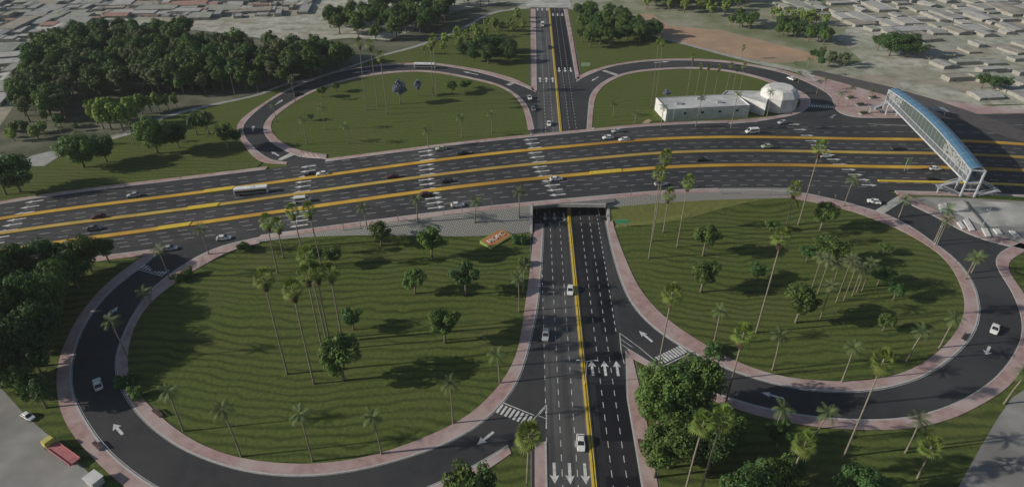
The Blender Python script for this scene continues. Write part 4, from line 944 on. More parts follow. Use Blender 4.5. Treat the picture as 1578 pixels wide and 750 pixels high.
PROTO = {}
USED = set()
def proto(kind):
    if kind in PROTO: return PROTO[kind]
    b = broadleaf
    mk = {'mid1': lambda: b('broadleaf_tree', 12, 5, LEAF_MID, 1, .34), 'mid2': lambda: b('broadleaf_tree', 12, 5, LEAF_MID, 2, .36, 28), 'mid3': lambda: b('broadleaf_tree', 12, 5, LEAF_DK, 3, .33, 30),
          'big1': lambda: b('broadleaf_tree', 15, 7.5, LEAF_DK, 4, .22, 60, 110, .45), 'big2': lambda: b('broadleaf_tree', 15, 7.5, LEAF_MID, 5, .22, 60, 110, .45),
          'wood1': lambda: b('forest_tree', 16, 6, LEAF_DK, 6, .28, 44, 80, .52), 'wood2': lambda: b('forest_tree', 16, 6, LEAF_MID, 7, .26, 44, 80, .52), 'wood3': lambda: b('forest_tree', 17, 5, LEAF_OLV, 8, .3, 34, 80, .5),
          'yel1': lambda: b('bright_tree', 10, 4, LEAF_YEL, 9, .18, 30, 80, .42), 'yel2': lambda: b('bright_tree', 11, 3.2, LEAF_YEL, 10, .2, 26, 80, .42),
          'blue': lambda: b('blossom_tree', 11, 5, LEAF_BLU, 11, .42, 26, 90, .42), 'thin': lambda: b('slender_tree', 10, 3, LEAF_OLV, 12, .5, 14, 60, .34),
          'pole': lambda: b('slender_tree', 10, 2.4, LEAF_YEL, 14, .12, 16, 60, .4),
          'fan1': lambda: fan_palm(30, 1), 'fan2': lambda: fan_palm(30, 2), 'fan3': lambda: fan_palm(30, 3),
          'coc1': lambda: feather_palm(8, 1), 'coc2': lambda: feather_palm(8, 2), 'coc3': lambda: feather_palm(12, 3, 3.0, 15, LEAF_OLV),
          'shr1': lambda: shrub_proto(1, LEAF_DK), 'shr2': lambda: shrub_proto(2, LEAF_MID)}[kind]
    PROTO[kind] = mk(); return PROTO[kind]
NOMH = {'mid1': 12, 'mid2': 12, 'mid3': 12, 'big1': 15, 'big2': 15, 'wood1': 16, 'wood2': 16, 'wood3': 17, 'yel1': 10, 'yel2': 11, 'blue': 11, 'thin': 10, 'pole': 10, 'fan1': 30, 'fan2': 30, 'fan3': 30, 'coc1': 8, 'coc2': 8, 'coc3': 12, 'shr1': 1.8, 'shr2': 1.8}
def put(kind, x, y, h, wide=1.0, rz=None):
    r_ = proto(kind); z = GZ(x, y); s = h / NOMH[kind]; rz = random.uniform(0, 6.28) if rz is None else rz
    sx = wide if kind[:3] in ('fan', 'coc') else s * wide
    if kind in USED: o = dup(r_, (x, y, z), rz)
    else: USED.add(kind); o = r_; o.location = (x, y, z); o.rotation_euler = (0, 0, rz)
    if kind[:3] in ('fan', 'coc'):                     # stretch the trunk only, keep the crown's size
        o.scale = (sx, sx, sx)
        for c in o.children:
            if c.name.split('.')[0] == 'trunk': c.scale = (1, 1, (h / sx - 1.6) / (NOMH[kind] - 1.6) if kind[:3] == 'fan' else (h / sx) / NOMH[kind]); c.location = (0, 0, 0)
            else: c.location = (0, 0, h / sx - NOMH[kind])
    else: o.scale = (sx, sx, s)
    return o
def GZ(x, y): return G(x, y)
def top_h(px, py, ty):                                 # height that reaches photo row ty from a base at (px, py)
    x, y = atG(px, py); z0 = G(x, y); lo_, hi_ = 0.0, 70.0
    for _ in range(30):
        m_ = (lo_ + hi_) / 2
        if proj(x, y, z0 + m_)[1] > ty: lo_ = m_
        else: hi_ = m_
    return x, y, lo_
ORD = 'first second third fourth fifth sixth seventh eighth ninth tenth eleventh twelfth thirteenth fourteenth fifteenth sixteenth seventeenth eighteenth nineteenth twentieth'.split()
def ordinal(i): return ORD[i] if i < 20 else None
def label_row(objs, what, where, cat, group):
    """objs: (px, object); singled out by their order from left to right"""
    objs = sorted(objs, key=lambda q: q[0]); n = len(objs)
    for i, (_, o) in enumerate(objs):
        if n == 1: lb = f'{what} {where}'
        elif n == 2: lb = f'{what} {where}, {"left" if i == 0 else "right"} one of two'
        elif i == 0: lb = f'{what} {where}, leftmost of {n}'
        elif i == n - 1: lb = f'{what} {where}, rightmost of {n}'
        elif i < 12: lb = f'{what} {where}, {ORD[i]} from left'
        else: lb = f'{what} {where}, {ORD[min(19, n - 1 - i)]} from right'
        tag(o, lb, cat, group)
def plant(rows, kinds, what, where, cat, group, wide=1.0):
    out = []
    for i, q in enumerate(rows):
        px, py, ty = q[:3]; x, y, h = top_h(px, py, ty); k = q[4] if len(q) > 4 else kinds[i % len(kinds)]
        out.append((px, put(k, x, y, h, q[3] if len(q) > 3 else wide)))
    label_row(out, what, where, cat, group)

FANS = ['fan1', 'fan2', 'fan3']
plant([(443,576,420),(484,591,432),(497,540,412),(504,528,383),(508,526,408),(527,520,410)], FANS, 'tall fan palm with dry brown skirt', 'on the near left lawn', 'palm', 'fan palms on the near left lawn')
plant([(428,420,333),(437,397,338),(464,380,317),(495,409,314)], FANS, 'tall fan palm', 'on the near left lawn edge against the highway', 'palm', 'fan palms against the highway pavement', .95)
plant([(1000,398,258),(1005,372,234),(1022,358,293),(1043,381,273)], FANS, 'tall fan palm', 'on the bank right of the underpass', 'palm', 'fan palms right of the underpass', .9)
plant([(1209,356,282),(1230,346,220),(1165,512,355)], FANS, 'tall fan palm', 'on the near right lawn', 'palm', 'fan palms on the near right lawn')
plant([(1009,596,443),(1112,645,502),(1300,703,545)], FANS, 'very tall slim fan palm', 'outside the near right loop', 'palm', 'fan palms outside the near right loop')
plant([(809,840,655),(1080,756,632),(1055,760,640),(1205,766,670),(1413,737,684)], FANS, 'fan palm with bright crown', 'along the bottom edge', 'palm', 'fan palms along the bottom of the view')
plant([(582,163,62),(565,170,60),(597,176,80),(673,150,55),(668,148,62)], FANS, 'slim fan palm', 'on the far left lawn', 'palm', 'fan palms on the far left lawn', .9)
plant([(1003,165,58),(1008,168,62),(1058,150,84),(1142,92,70),(1071,152,99),(1084,150,99),(1100,150,101),(1118,145,98),(1128,144,101),(1138,150,99)], FANS, 'slim fan palm', 'on the far right lawn', 'palm', 'fan palms on the far right lawn', .55)
COC = ['coc1', 'coc2']
plant([(283,664,603),(372,703,632),(482,710,640),(588,699,640),(698,652,590),(770,590,548),(800,480,430),(806,450,408),(199,556,495),(234,468,449),(262,430,384),(668,396,344)][:11], COC, 'feathery palm', 'on the inner rim of the near left loop', 'palm', 'feather palms round the near left loop')
plant([(322,392,352),(566,353,320),(644,343,307),(732,343,310),(800,336,296)], COC, 'small feathery palm', 'along the near highway pavement left of the underpass', 'palm', 'feather palms along the near highway pavement')
plant([(1099,532,480),(1190,570,516),(1297,588,536),(1397,556,508),(1447,536,490),(1487,430,396),(1443,378,340),(1300,318,276),(1440,405,362)][:8], COC, 'feathery palm', 'on the rim of the near right loop', 'palm', 'feather palms round the near right loop')
plant([(1192,668,628),(1253,680,634),(1395,697,648),(1547,622,574)], COC, 'dark feathery palm', 'on the outer lawn of the near right loop', 'palm', 'feather palms outside the near right loop', 1.05)
plant([(1251,443,395),(1260,452,400),(1288,466,402),(1300,463,408),(1313,456,412),(1264,490,440),(1320,450,420),(1328,448,405),(1280,448,408),(1296,446,398)], ['coc3'], 'olive feathery palm in the clump', 'on the near right lawn', 'palm', 'clump of palms on the near right lawn', .95)
plant([(473,222,183),(536,222,193),(660,228,200),(712,212,180),(758,205,175),(501,200,165),(426,188,160)], COC, 'small feathery palm', 'on the far left lawn', 'palm', 'feather palms on the far left lawn', .9)
plant([(455,157,122),(70,210,165) ,(104,226,196),(207,222,190),(362,146,110),(418,135,98),(320,210,176)], COC, 'small feathery palm', 'on the far left verge', 'palm', 'feather palms on the far left verge', .85)
plant([(1018,196,165),(1072,196,150),(1126,198,145),(1181,182,142),(945,180,160),(978,190,175)], COC, 'small feathery palm', 'on the far right lawn about the white building', 'palm', 'feather palms round the white building', .85)
plant([(1222,112,98),(1240,118,92),(1305,165,134),(1290,165,145),(1335,175,140),(1230,128,112),(1258,145,126),(1270,140,122)], COC, 'small feathery palm', 'beside the pink plaza and far right ramp', 'palm', 'feather palms by the plaza', .8)
plant([(1385,335,308),(1440,372,322),(1497,420,396)], COC, 'feathery palm', 'on the pavement between near right ramp and forecourt', 'palm', 'feather palms by the forecourt ramp', 1.1)
MID = ['mid1', 'mid2', 'mid3']
plant([(588,378,342),(666,399,348,.9),(718,454,405,.9),(640,452,417,1.1),(686,528,474,.85),(545,508,476,1.0),(530,586,521,.95),(517,410,380,1.1)], MID, 'round leafy tree', 'on the near left lawn', 'tree', 'leafy trees on the near left lawn')
plant([(1083,394,346,.9),(1080,450,400,.95),(1165,432,406,1.2),(1264,354,312,1.0),(1274,408,364,1.25),(1242,403,380,1.1),(1226,497,440,.9),(1360,392,374,1.2),(1376,462,436,1.0),(1360,510,484,1.0),(1186,356,338,1.3),(1352,440,412,1.3)], MID, 'round leafy tree', 'on the near right lawn', 'tree', 'leafy trees on the near right lawn')
plant([(497,150,133),(519,142,126),(480,186,176),(696,146,124,1.1),(716,141,122),(722,136,124)], MID, 'small round tree', 'on the far left lawn', 'tree', 'leafy trees on the far left lawn', 1.2)
plant([(617,160,124,.72),(645,148,123,.55),(1026,152,138,1.0)], ['blue'], 'blue blossomed tree', 'on the far lawns', 'tree', 'blue blossomed trees')
plant([(32,296,240,1.05,'big1'),(130,258,208,1.1,'big2'),(165,250,208,.9,'big1'),(243,236,182,.95,'big2'),(276,228,190,.8,'big1'),(304,208,173,.9,'mid3'),(322,206,172,.9,'mid1'),(352,232,188,.8,'mid2'),(368,226,198,.8,'mid3'),(10,300,255,.9,'mid3')], ['big1'], 'broad dark tree', 'on the far left verge beside the highway', 'tree', 'trees on the far left verge')
plant([(1014,652,572,.85,'big2'),(1066,640,556,.72,'big2'),(1040,645,570,.75,'big1'),(1030,720,650,.8,'big2'),(1008,735,675,.75,'mid2'),(1092,722,656,.7,'big1'),(1118,700,645,.62,'big2'),(1062,690,636,.7,'big1'),(1196,690,652,.9,'mid3'),(1206,752,708,1.0,'mid1'),(1150,790,722,.8,'big1'),(1182,780,716,.75,'big2'),(1312,790,732,.9,'big1')], ['big1'], 'dense leafy tree', 'in the grove right of the cross road', 'tree', 'grove at the bottom right of the cross road')
plant([(722,826,712,.46,'mid2'),(744,850,722,.42,'mid3')], MID, 'bushy tree', 'at the bottom edge below the near left loop', 'tree', 'trees below the near left loop')
plant([(10,470,385,.8,'big2'),(45,452,380,.8,'big1'),(80,432,372,.85,'big1'),(112,428,374,.8,'mid1'),(142,418,364,.8,'big2'),(168,404,366,.95,'mid1'),(60,505,425,.75,'big1'),(20,535,448,.7,'big2'),(98,470,404,.75,'big2'),(48,565,488,.75,'big1'),(10,590,512,.75,'big2'),(78,545,470,.7,'big1'),(50,612,562,.85,'mid1'),(72,628,584,.9,'mid3'),(28,600,546,.9,'mid2'),(-30,520,420,.9,'big1'),(-40,600,510,.9,'big1'),(-60,470,380,.9,'big2'),(122,444,388,.7,'big1'),(88,500,425,.7,'big2'),(70,585,530,.8,'mid3')], MID, 'dense leafy tree', 'in the grove left of the near left loop', 'tree', 'grove left of the near left loop')

# the wood beyond the far left verge
def inpoly(x, y, P):
    c = False; j = len(P) - 1
    for i in range(len(P)):
        if (P[i][1] > y) != (P[j][1] > y) and x < (P[j][0] - P[i][0]) * (y - P[i][1]) / (P[j][1] - P[i][1]) + P[i][0]: c = not c
        j = i
    return c
rw = random.Random(11)
def scatter(poly_px, n, mind, kinds, hs, label, cat, group, wide=(.85, 1.2), avoid=()):
    P = W(poly_px); xs = [p[0] for p in P]; ys = [p[1] for p in P]; got = []; tries = 0; out = []
    while len(got) < n and tries < 6000:
        tries += 1; x, y = rw.uniform(min(xs), max(xs)), rw.uniform(min(ys), max(ys))
        if not inpoly(x, y, P) or any((x - a) ** 2 + (y - b) ** 2 < mind ** 2 for a, b in got): continue
        got.append((x, y)); o = put(rw.choice(kinds), x, y, rw.uniform(*hs), rw.uniform(*wide), rw.uniform(0, 6.28)); out.append((proj(x, y, 0)[0], o))
    if isinstance(label, str):
        for _, o in out: tag(o, label, cat, group)
    else: label_row(out, label[0], label[1], cat, group)
    return got
scatter([(60,86),(78,70),(140,62),(200,58),(290,56),(300,70),(345,80),(420,84),(520,92),(540,104),(470,124),(440,136),(400,148),(330,146),(280,148),(220,146),(160,150),(118,170),(96,192),(20,190),(40,160),(50,120)], 215, 5.7, ['wood1', 'wood2', 'wood1', 'wood2', 'wood3'], (12, 18), 'dark green tree in the dense wood beyond the far left verge', 'tree', 'trees of the dense wood on the left')
scatter([(505,48),(520,28),(560,16),(640,10),(680,20),(690,40),(640,62),(580,66),(530,60)], 52, 6.5, ['wood2', 'wood1', 'wood2'], (12, 17), 'mid green tree in the small wood left of the far road', 'tree', 'trees of the small wood left of the far road')
scatter([(620,8),(700,-6),(780,-8),(775,8),(720,16),(660,26)], 22, 7, ['wood3', 'wood1', 'wood3'], (10, 14), 'grey green tree at the top edge left of the far road', 'tree', 'trees at the top edge left of the road')
plant([(150,190,152,.75),(160,199,158,.7),(172,200,148,.8),(190,201,152,.8),(206,196,146,.8),(183,184,144,.7),(220,176,142,.75),(234,174,144,.7),(246,170,140,.75),(260,169,142,.7),(273,166,141,.65),(212,184,150,.7),(141,178,152,.7)], ['yel1', 'yel2'], 'bright yellow green tree', 'in front of the dense wood', 'tree', 'bright trees in front of the dense wood')
scatter([(10,200),(70,185),(140,192),(120,206),(60,226),(5,228)], 9, 6, ['yel1', 'wood1', 'shr2'], (4, 8), ('low scrubby tree', 'at the left end of the wood'), 'tree', 'scrub at the left end of the wood')
scatter([(642,84),(700,62),(745,44),(800,26),(812,40),(800,66),(752,78),(704,80),(672,92)], 26, 5.4, ['yel2', 'yel1', 'pole'], (8, 12), ('slim yellow green tree', 'left of the far cross road'), 'tree', 'bright trees left of the far road', (.8, 1.1))
scatter([(700,88),(740,78),(790,80),(800,94),(770,100),(720,98)], 11, 6.5, ['mid3', 'big1'], (9, 13), ('dark bushy tree', 'left of the far cross road'), 'tree', 'dark trees left of the far road')
scatter([(890,30),(920,22),(962,36),(1012,52),(1008,64),(960,72),(905,76),(892,60)], 34, 5.8, ['big2', 'mid1', 'big1', 'mid3'], (10, 14), ('leafy tree', 'right of the far cross road'), 'tree', 'trees right of the far road')
scatter([(975,4),(1040,-6),(1160,-6),(1150,16),(1100,28),(1040,20),(990,14)], 34, 6.5, ['wood2', 'big2', 'yel2'], (11, 15), 'leafy tree in the grove at the top right of the road', 'tree', 'grove at the top right of the road')
scatter([(1120,30),(1165,36),(1160,46),(1118,44)], 7, 6, ['wood2', 'mid1'], (9, 12), ('leafy tree', 'behind the dirt field'), 'tree', 'trees behind the dirt field')
scatter([(1188,24),(1230,28),(1275,40),(1272,46),(1225,38),(1190,34)], 14, 5, ['yel2', 'pole'], (9, 12), ('upright yellow green tree', 'in the row behind the dirt field'), 'tree', 'row of bright trees behind the dirt field')
scatter([(1190,44),(1235,48),(1280,62),(1275,72),(1240,64),(1192,56)], 16, 5.6, ['wood2', 'mid3', 'wood1'], (8, 12), ('dark tree', 'in the row behind the dirt field'), 'tree', 'row of dark trees behind the dirt field')
scatter([(1250,92),(1270,88),(1305,98),(1303,106),(1265,104)], 10, 4.6, ['mid3', 'wood3'], (6, 9), ('dark shrubby tree', 'left of the upper right yards'), 'tree', 'shrubby trees beside the service road')
plant([(1370,86,50,1.3,'big1'),(1397,88,52,1.3,'big1'),(1352,78,52,1.1,'mid3')], ['big1'], 'broad flat topped tree', 'among the upper right yards', 'tree', 'broad trees among the upper right yards')
plant([(1512,136,112,1.25,'mid3'),(1528,140,116,1.2,'wood1'),(1547,138,118,1.3,'mid3')], ['mid3'], 'dark bushy tree', 'at the right edge beyond the footbridge', 'tree', 'bushy trees at the right edge')
# bushes at the foot of some rims and under the slope
plant([(1102,545,532,1.2),(376,387,374,1.0),(276,432,420,1.0),(290,424,412,1.0),(800,372,360,1.1),(806,410,398,1.0),(196,590,575,1.0),(208,612,598,1.0),(480,392,382,1.1)], ['shr1', 'shr2'], 'small green shrub', 'beside the inner pavement of a near loop', 'shrub', 'shrubs beside the near loops')
#@@CARS
# ------------------------------------------------------------------ vehicles
def loft_body(profile, wbot, wtop, m, parent, name='body'):
    pass
HEADL = mat('headlight_glass', (.8, .8, .78), None, 1, .2, coord='obj'); TAILL = mat('tail_light', (.35, .02, .02), None, 1, .3, coord='obj')
def car_proto(colr, nm):
    root = empty('car'); pm = mat('car_paint_' + nm, colr, tuple(v * .93 for v in colr), 1.5, .28, spec=.5, coord='obj')
    bm = bmesh.new()                                   # lower hull lofted along x
    secs = [(-2.2,.78,.45,.72),(-2.1,.86,.32,.92),(-1.4,.90,.28,.98),(0,.91,.28,.98),(1.0,.91,.28,.95),(1.7,.88,.30,.84),(2.1,.80,.34,.74),(2.25,.66,.42,.64)]
    prs = None
    for x, w_, z0, z1 in secs:
        cur = [bm.verts.new(v) for v in ((x,-w_*.94,z0),(x,w_*.94,z0),(x,w_,(z0+z1)/2+.05),(x,w_*.93,z1),(x,-w_*.93,z1),(x,-w_,(z0+z1)/2+.05))]
        if prs:
            for k in range(6): bm.faces.new((prs[k], prs[(k+1)%6], cur[(k+1)%6], cur[k]))
        else: bm.faces.new(cur[::-1])
        prs = cur
    bm.faces.new(prs)
    # pillars and roof
    rb = [bm.verts.new(v) for v in ((-1.15,-.66,1.43),(.25,-.66,1.43),(.25,.66,1.43),(-1.15,.66,1.43))]; rt = [bm.verts.new(v) for v in ((-1.05,-.58,1.5),(.12,-.58,1.5),(.12,.58,1.5),(-1.05,.58,1.5))]
    for k in range(4): bm.faces.new((rb[k], rb[(k+1)%4], rt[(k+1)%4], rt[k]))
    bm.faces.new(rt)
    for xb, xt in ((-1.85,-1.15),(-.5,-.45),(1.05,.25)):
        for s in (-1, 1): beam(bm, (xb, s*.82, .95), (xt, s*.655, 1.44), .09)
    bmesh.ops.recalc_face_normals(bm, faces=bm.faces); bmobj('body', bm, pm, root, False)
    bm = bmesh.new(); a = [bm.verts.new(v) for v in ((-1.82,-.8,.96),(1.02,-.8,.95),(1.02,.8,.95),(-1.82,.8,.96))]; b = [bm.verts.new(v) for v in ((-1.13,-.645,1.425),(.24,-.645,1.425),(.24,.645,1.425),(-1.13,.645,1.425))]
    for k in range(4): bm.faces.new((a[k], a[(k+1)%4], b[(k+1)%4], b[k]))
    bmobj('windows', bm, CARGLASS, root)
    for x in (-1.35, 1.38):
        for s in (-1, 1):
            bm = bmesh.new(); bmesh.ops.create_cone(bm, cap_ends=True, segments=14, radius1=.33, radius2=.33, depth=.22, matrix=Matrix.Translation((x, s*.82, .33)) @ Matrix.Rotation(math.pi/2, 4, 'X')); bmobj('wheel', bm, BLACK, root)
    for s in (-1, 1):
        bm = bmesh.new(); box(bm, 2.12, 2.27, s*.58-.16, s*.58+.16, .54, .68); bmobj('headlight', bm, HEADL, root)
        bm = bmesh.new(); box(bm, -2.22, -2.12, s*.62-.16, s*.62+.16, .66, .82); bmobj('tail_light', bm, TAILL, root)
    return root
def van_proto(colr, nm, L=5.4, H=2.2, name='van'):
    root = empty(name); pm = mat('van_paint_' + nm, colr, tuple(v * .93 for v in colr), 1.5, .3, spec=.5, coord='obj'); bm = bmesh.new(); h = L/2
    prof = [(-h,.4),(h,.4),(h,.95),(h-.75,1.1),(h-1.5,H),(-h+.1,H)]
    l_ = [bm.verts.new((x,-.95,z)) for x, z in prof]; r_ = [bm.verts.new((x,.95,z)) for x, z in prof]
    for k in range(6): bm.faces.new((l_[k], l_[(k+1)%6], r_[(k+1)%6], r_[k]))
    bm.faces.new(l_[::-1]); bm.faces.new(r_); bmesh.ops.recalc_face_normals(bm, faces=bm.faces); bmesh.ops.bevel(bm, geom=bm.edges[:], offset=.07, segments=2, affect='EDGES'); bmobj('body', bm, pm, root)
    bm = bmesh.new()
    for s in (-1, 1): box(bm, -h+.5, h-1.5, s*.955-.01, s*.955+.01, H*.58, H*.86)
    v = [bm.verts.new(q) for q in ((h-.80,-.8,1.16),(h-.80,.8,1.16),(h-1.43,.8,H-.12),(h-1.43,-.8,H-.12))]; bm.faces.new(v); bmobj('windows', bm, CARGLASS, root)
    for q in root.children:
        if q.name.startswith('windows'):
            for vv in q.data.vertices: vv.co.x += .02 if abs(vv.co.y) < .9 else 0
    for x in (-h+1, h-1):
        for s in (-1, 1):
            bm = bmesh.new(); bmesh.ops.create_cone(bm, cap_ends=True, segments=14, radius1=.4, radius2=.4, depth=.25, matrix=Matrix.Translation((x, s*.86, .4)) @ Matrix.Rotation(math.pi/2, 4, 'X')); bmobj('wheel', bm, BLACK, root)
    return root
def bus_proto():
    root = empty('bus'); L, H, w_ = 12.5, 3.2, 1.28; bm = bmesh.new(); box(bm, -L/2, L/2, -w_, w_, .35, H); bmesh.ops.bevel(bm, geom=bm.edges[:], offset=.14, segments=2, affect='EDGES'); bmobj('body', bm, mat('bus_white', (.85,.86,.86), None, 1, .35, spec=.5, coord='obj'), root)
    bm = bmesh.new()
    for s in (-1, 1): box(bm, -L/2+.4, L/2-.4, s*(w_+.005)-.012, s*(w_+.005)+.012, 1.35, 2.5)
    for s in (-1, 1): box(bm, s*(L/2+.005)-.012, s*(L/2+.005)+.012, -1.05, 1.05, 1.3, 2.6)
    bmobj('windows', bm, CARGLASS, root)
    bm = bmesh.new()
    for s in (-1, 1): box(bm, -L/2+.3, L/2-.3, s*(w_+.004)-.012, s*(w_+.004)+.012, .5, 1.2)
    bmobj('side_stripe', bm, mat('stripe_dark', (.05,.09,.10), None, 1, .4, coord='obj'), root)
    bm = bmesh.new(); box(bm, -1.4, 0.2, -.5, .5, H, H+.18); bmobj('roof_unit', bm, mat('bus_white', (1,1,1)), root)
    for x in (-L/2+2.8, L/2-2.4):
        for s in (-1, 1):
            bm = bmesh.new(); bmesh.ops.create_cone(bm, cap_ends=True, segments=14, radius1=.5, radius2=.5, depth=.3, matrix=Matrix.Translation((x, s*1.15, .5)) @ Matrix.Rotation(math.pi/2, 4, 'X')); bmobj('wheel', bm, BLACK, root)
    return root
CARP = {}
CCOL = {'white': (.76,.76,.75), 'dark': (.018,.018,.022), 'maroon': (.09,.018,.02), 'grey': (.16,.17,.18), 'silver': (.42,.43,.44), 'green': (.38,.44,.30)}
CUSED = set()
def vehicle(kind, colr, x, y, z, an, label, group=None):
    k = kind + colr
    if k not in CARP: CARP[k] = car_proto(CCOL[colr], colr) if kind == 'car' else van_proto(CCOL[colr], colr) if kind == 'van' else bus_proto()
    r_ = CARP[k]
    if k in CUSED: o = dup(r_, (x, y, z), an)
    else: CUSED.add(k); o = r_; o.location = (x, y, z); o.rotation_euler = (0, 0, an)
    o.scale = (1.2, 1.2, 1.2) if kind != 'bus' else (1.08, 1.1, 1.05)
    return tag(o, label, kind, group)
def hwcar(px, py, fn, dr, kind, colr, label):           # on the highway, heading along the lane
    x, y = atB(px, py, 0.6); sl_ = float(fn(x + 1) - fn(x - 1)) / 2
    return vehicle(kind, colr, x, y, B(x) + RZ + 0.03, math.atan2(sl_ * dr, dr), label, 'vehicles on the highway')
def rdcar(px, py, qx, qy, kind, colr, label, grp='vehicles on the loops and cross road'):
    x, y = atG(px, py, 0.6); x2, y2 = atG(qx, qy, 0.6); return vehicle(kind, colr, x, y, G(x, y) + 0.06, math.atan2(y2 - y, x2 - x), label, grp)
H = hwcar
H(206,301,m1,-1,'car','silver','silver car alone on the far carriageway left of the far left ramp')
H(478,268.5,m1,-1,'car','dark','dark car just left of a white car below the far left ramp mouth')
H(497,268,m1,-1,'car','white','white car just behind a dark car below the far left ramp mouth')
H(680,229.5,far,-1,'car','green','pale green car hugging the far pavement left of the cross road')
H(713,236,m1,-1,'car','dark','dark car by the far yellow median left of the cross road')
H(937,212.5,m1,-1,'car','white','white car leading a pair on the far carriageway right of the cross road')
H(962,215.5,m1,-1,'car','white','white car trailing a pair beside the far yellow median right of the cross road')
H(951,202.5,far,-1,'car','silver','silver car close to the far pavement right of the cross road')
H(1159,203.5,m1,-1,'van','white','white van in front of the white building on the far carriageway')
H(152,334.5,m2,-1,'car','maroon','maroon car on the second carriageway at the left of the highway')
H(388,297,m2,-1,'bus','white','long white bus on the second carriageway of the highway')
H(605,272,m2,-1,'car','maroon','maroon car on the second carriageway near the middle of the highway')
H(1182,226,m2,-1,'car','green','pale green car on the second carriageway below the white building')
H(1382,229,m2,-1,'car','dark','dark car on the second carriageway just left of the footbridge')
H(145,352,m2,1,'car','grey','grey car on the third carriageway at the left of the highway')
H(466,309.5,m3,1,'van','white','white van on the third carriageway above the palm crowns')
H(690,279,m3,1,'car','dark','dark car beside the arrow group on the third carriageway')
H(1082,246,m3,1,'car','dark','dark car on the third carriageway above the tall palms')
H(1272,240.5,m3,1,'car','white','white car on the third carriageway right of the tallest palm crown')
H(857,276,m3,1,'car','white','small white car by the yellow median above the underpass')
H(657,300,m3,1,'car','maroon','maroon car at the edge of the nearest yellow median')
H(106,376.5,m3,1,'car','grey','grey car on the nearest carriageway at the far left')
H(705,316,near,1,'car','white','white car by the near pavement on the arrow group')
H(1018,284,near,1,'car','silver','silver car on the nearest carriageway behind the two tall palms')
H(1441,260,m3,1,'car','white','white car on the yellow line left of the footbridge')
H(1436,275,m3,1,'car','dark','dark car under the footbridge on the nearest carriageway')
H(1492,323-45,m3,1,'car','grey','grey car just right of the footbridge tower on the highway')
H(345,367,near,1,'car','white','white car entering the highway at the near left loop')
H(262,383,near,1,'car','silver','silver car at the tip of the near left ramp')
R = rdcar
R(879,447,877,470,'car','white','white car driving towards us on the cross road below the underpass')
R(841,516,838,540,'car','silver','silver car in the slip lane left of the cross road')
R(895,682,896,705,'car','white','white car nearest to us on the cross road')
R(836,39,836,50,'van','white','white van high up on the far cross road')
R(847,73,848,85,'car','dark','dark car on the far cross road below the white van')
R(846,191,846,200,'car','white','white car about to enter the underpass from the far side')
R(816,151,822,160,'car','white','white car leaving the far left ramp towards the cross road')
R(151,592,146,575,'car','white','white car on the near left loop')
R(1347,311,1325,306,'car','white','white car coming off the highway at the near right loop')
R(1533,507,1528,520,'car','white','white car on the near right loop at the right edge')
R(1219,121.5,1209,117.5,'car','white','white car on the far right ramp behind the drum')
R(1206,189,1196,190,'car','silver','silver car leaving the far right ramp in front of the drum')
R(655,104,640,103.8,'bus','white','white bus on the far left ramp behind the blossomed trees')
R(456,145,465,139,'car','dark','small dark car on the far left ramp')
R(822,168,826,180,'car','grey','grey car beside the pavement where the far left ramp joins')
# lorry with a yellow cab and red flatbed in the bottom left yard
x, y = atG(96, 700); x2, y2 = atG(68, 680); lr = empty('lorry', (x, y, .04), math.atan2(y2 - y, x2 - x)); tag(lr, 'lorry with yellow cab and long red load bed in the bottom left yard', 'lorry')
RED = mat('faded_red', (.46, .17, .175), (.36, .125, .13), 1, .7, coord='obj'); CABY = mat('cab_yellow', (.52, .47, .13), (.44, .40, .11), 1, .6, coord='obj')
bm = bmesh.new(); box(bm, -6.4, 3.4, -1.35, 1.35, 1.0, 1.45); box(bm, -6.4, 3.4, -1.35, -1.25, 1.46, 1.75); box(bm, -6.4, 3.4, 1.25, 1.35, 1.46, 1.75); bmobj('load_bed', bm, RED, lr)
bm = bmesh.new(); l_ = [(4.0,.6),(6.4,.6),(6.4,1.5),(6.0,2.7),(4.0,2.8)]; a = [bm.verts.new((q,-1.2,z)) for q, z in l_]; b = [bm.verts.new((q,1.2,z)) for q, z in l_]
for k in range(5): bm.faces.new((a[k], a[(k+1)%5], b[(k+1)%5], b[k]))
bm.faces.new(a[::-1]); bm.faces.new(b); bmesh.ops.recalc_face_normals(bm, faces=bm.faces); bmesh.ops.bevel(bm, geom=bm.edges[:], offset=.1, segments=2, affect='EDGES'); bmobj('cab', bm, CABY, lr)
bm = bmesh.new(); v = [bm.verts.new(q) for q in ((6.42,-1,1.55),(6.42,1,1.55),(6.06,1,2.55),(6.06,-1,2.55))]; bm.faces.new(v); bmobj('windscreen', bm, CARGLASS, lr)
bm = bmesh.new(); box(bm, -5, 6, -.5, .5, .6, 1.0); bmobj('chassis', bm, BLACK, lr)
for q in (-4, -2.8, 5.0):
    for s in (-1, 1):
        bm = bmesh.new(); bmesh.ops.create_cone(bm, cap_ends=True, segments=14, radius1=.55, radius2=.55, depth=.35, matrix=Matrix.Translation((q, s*1.05, .55)) @ Matrix.Rotation(math.pi/2, 4, 'X')); bmobj('wheel', bm, BLACK, lr)
rdcar(43,641,60,650,'car','white','small white car parked on the edge of the bottom left yard','vehicles in the yards').scale = (.95, .95, .95)
# white hut at the very bottom of the left yard
x, y = atG(148, 744); o = empty('hut', (x, y, .03), -.5); tag(o, 'small pale hut roof at the bottom of the left yard', 'hut')
bm = bmesh.new(); box(bm, -1.7, 1.7, -1.3, 1.3, 0, 2.2); bmobj('wall', bm, LOTP, o); bm = bmesh.new(); box(bm, -1.95, 1.95, -1.55, 1.55, 2.2, 2.36); bmobj('roof', bm, WHITE, o)

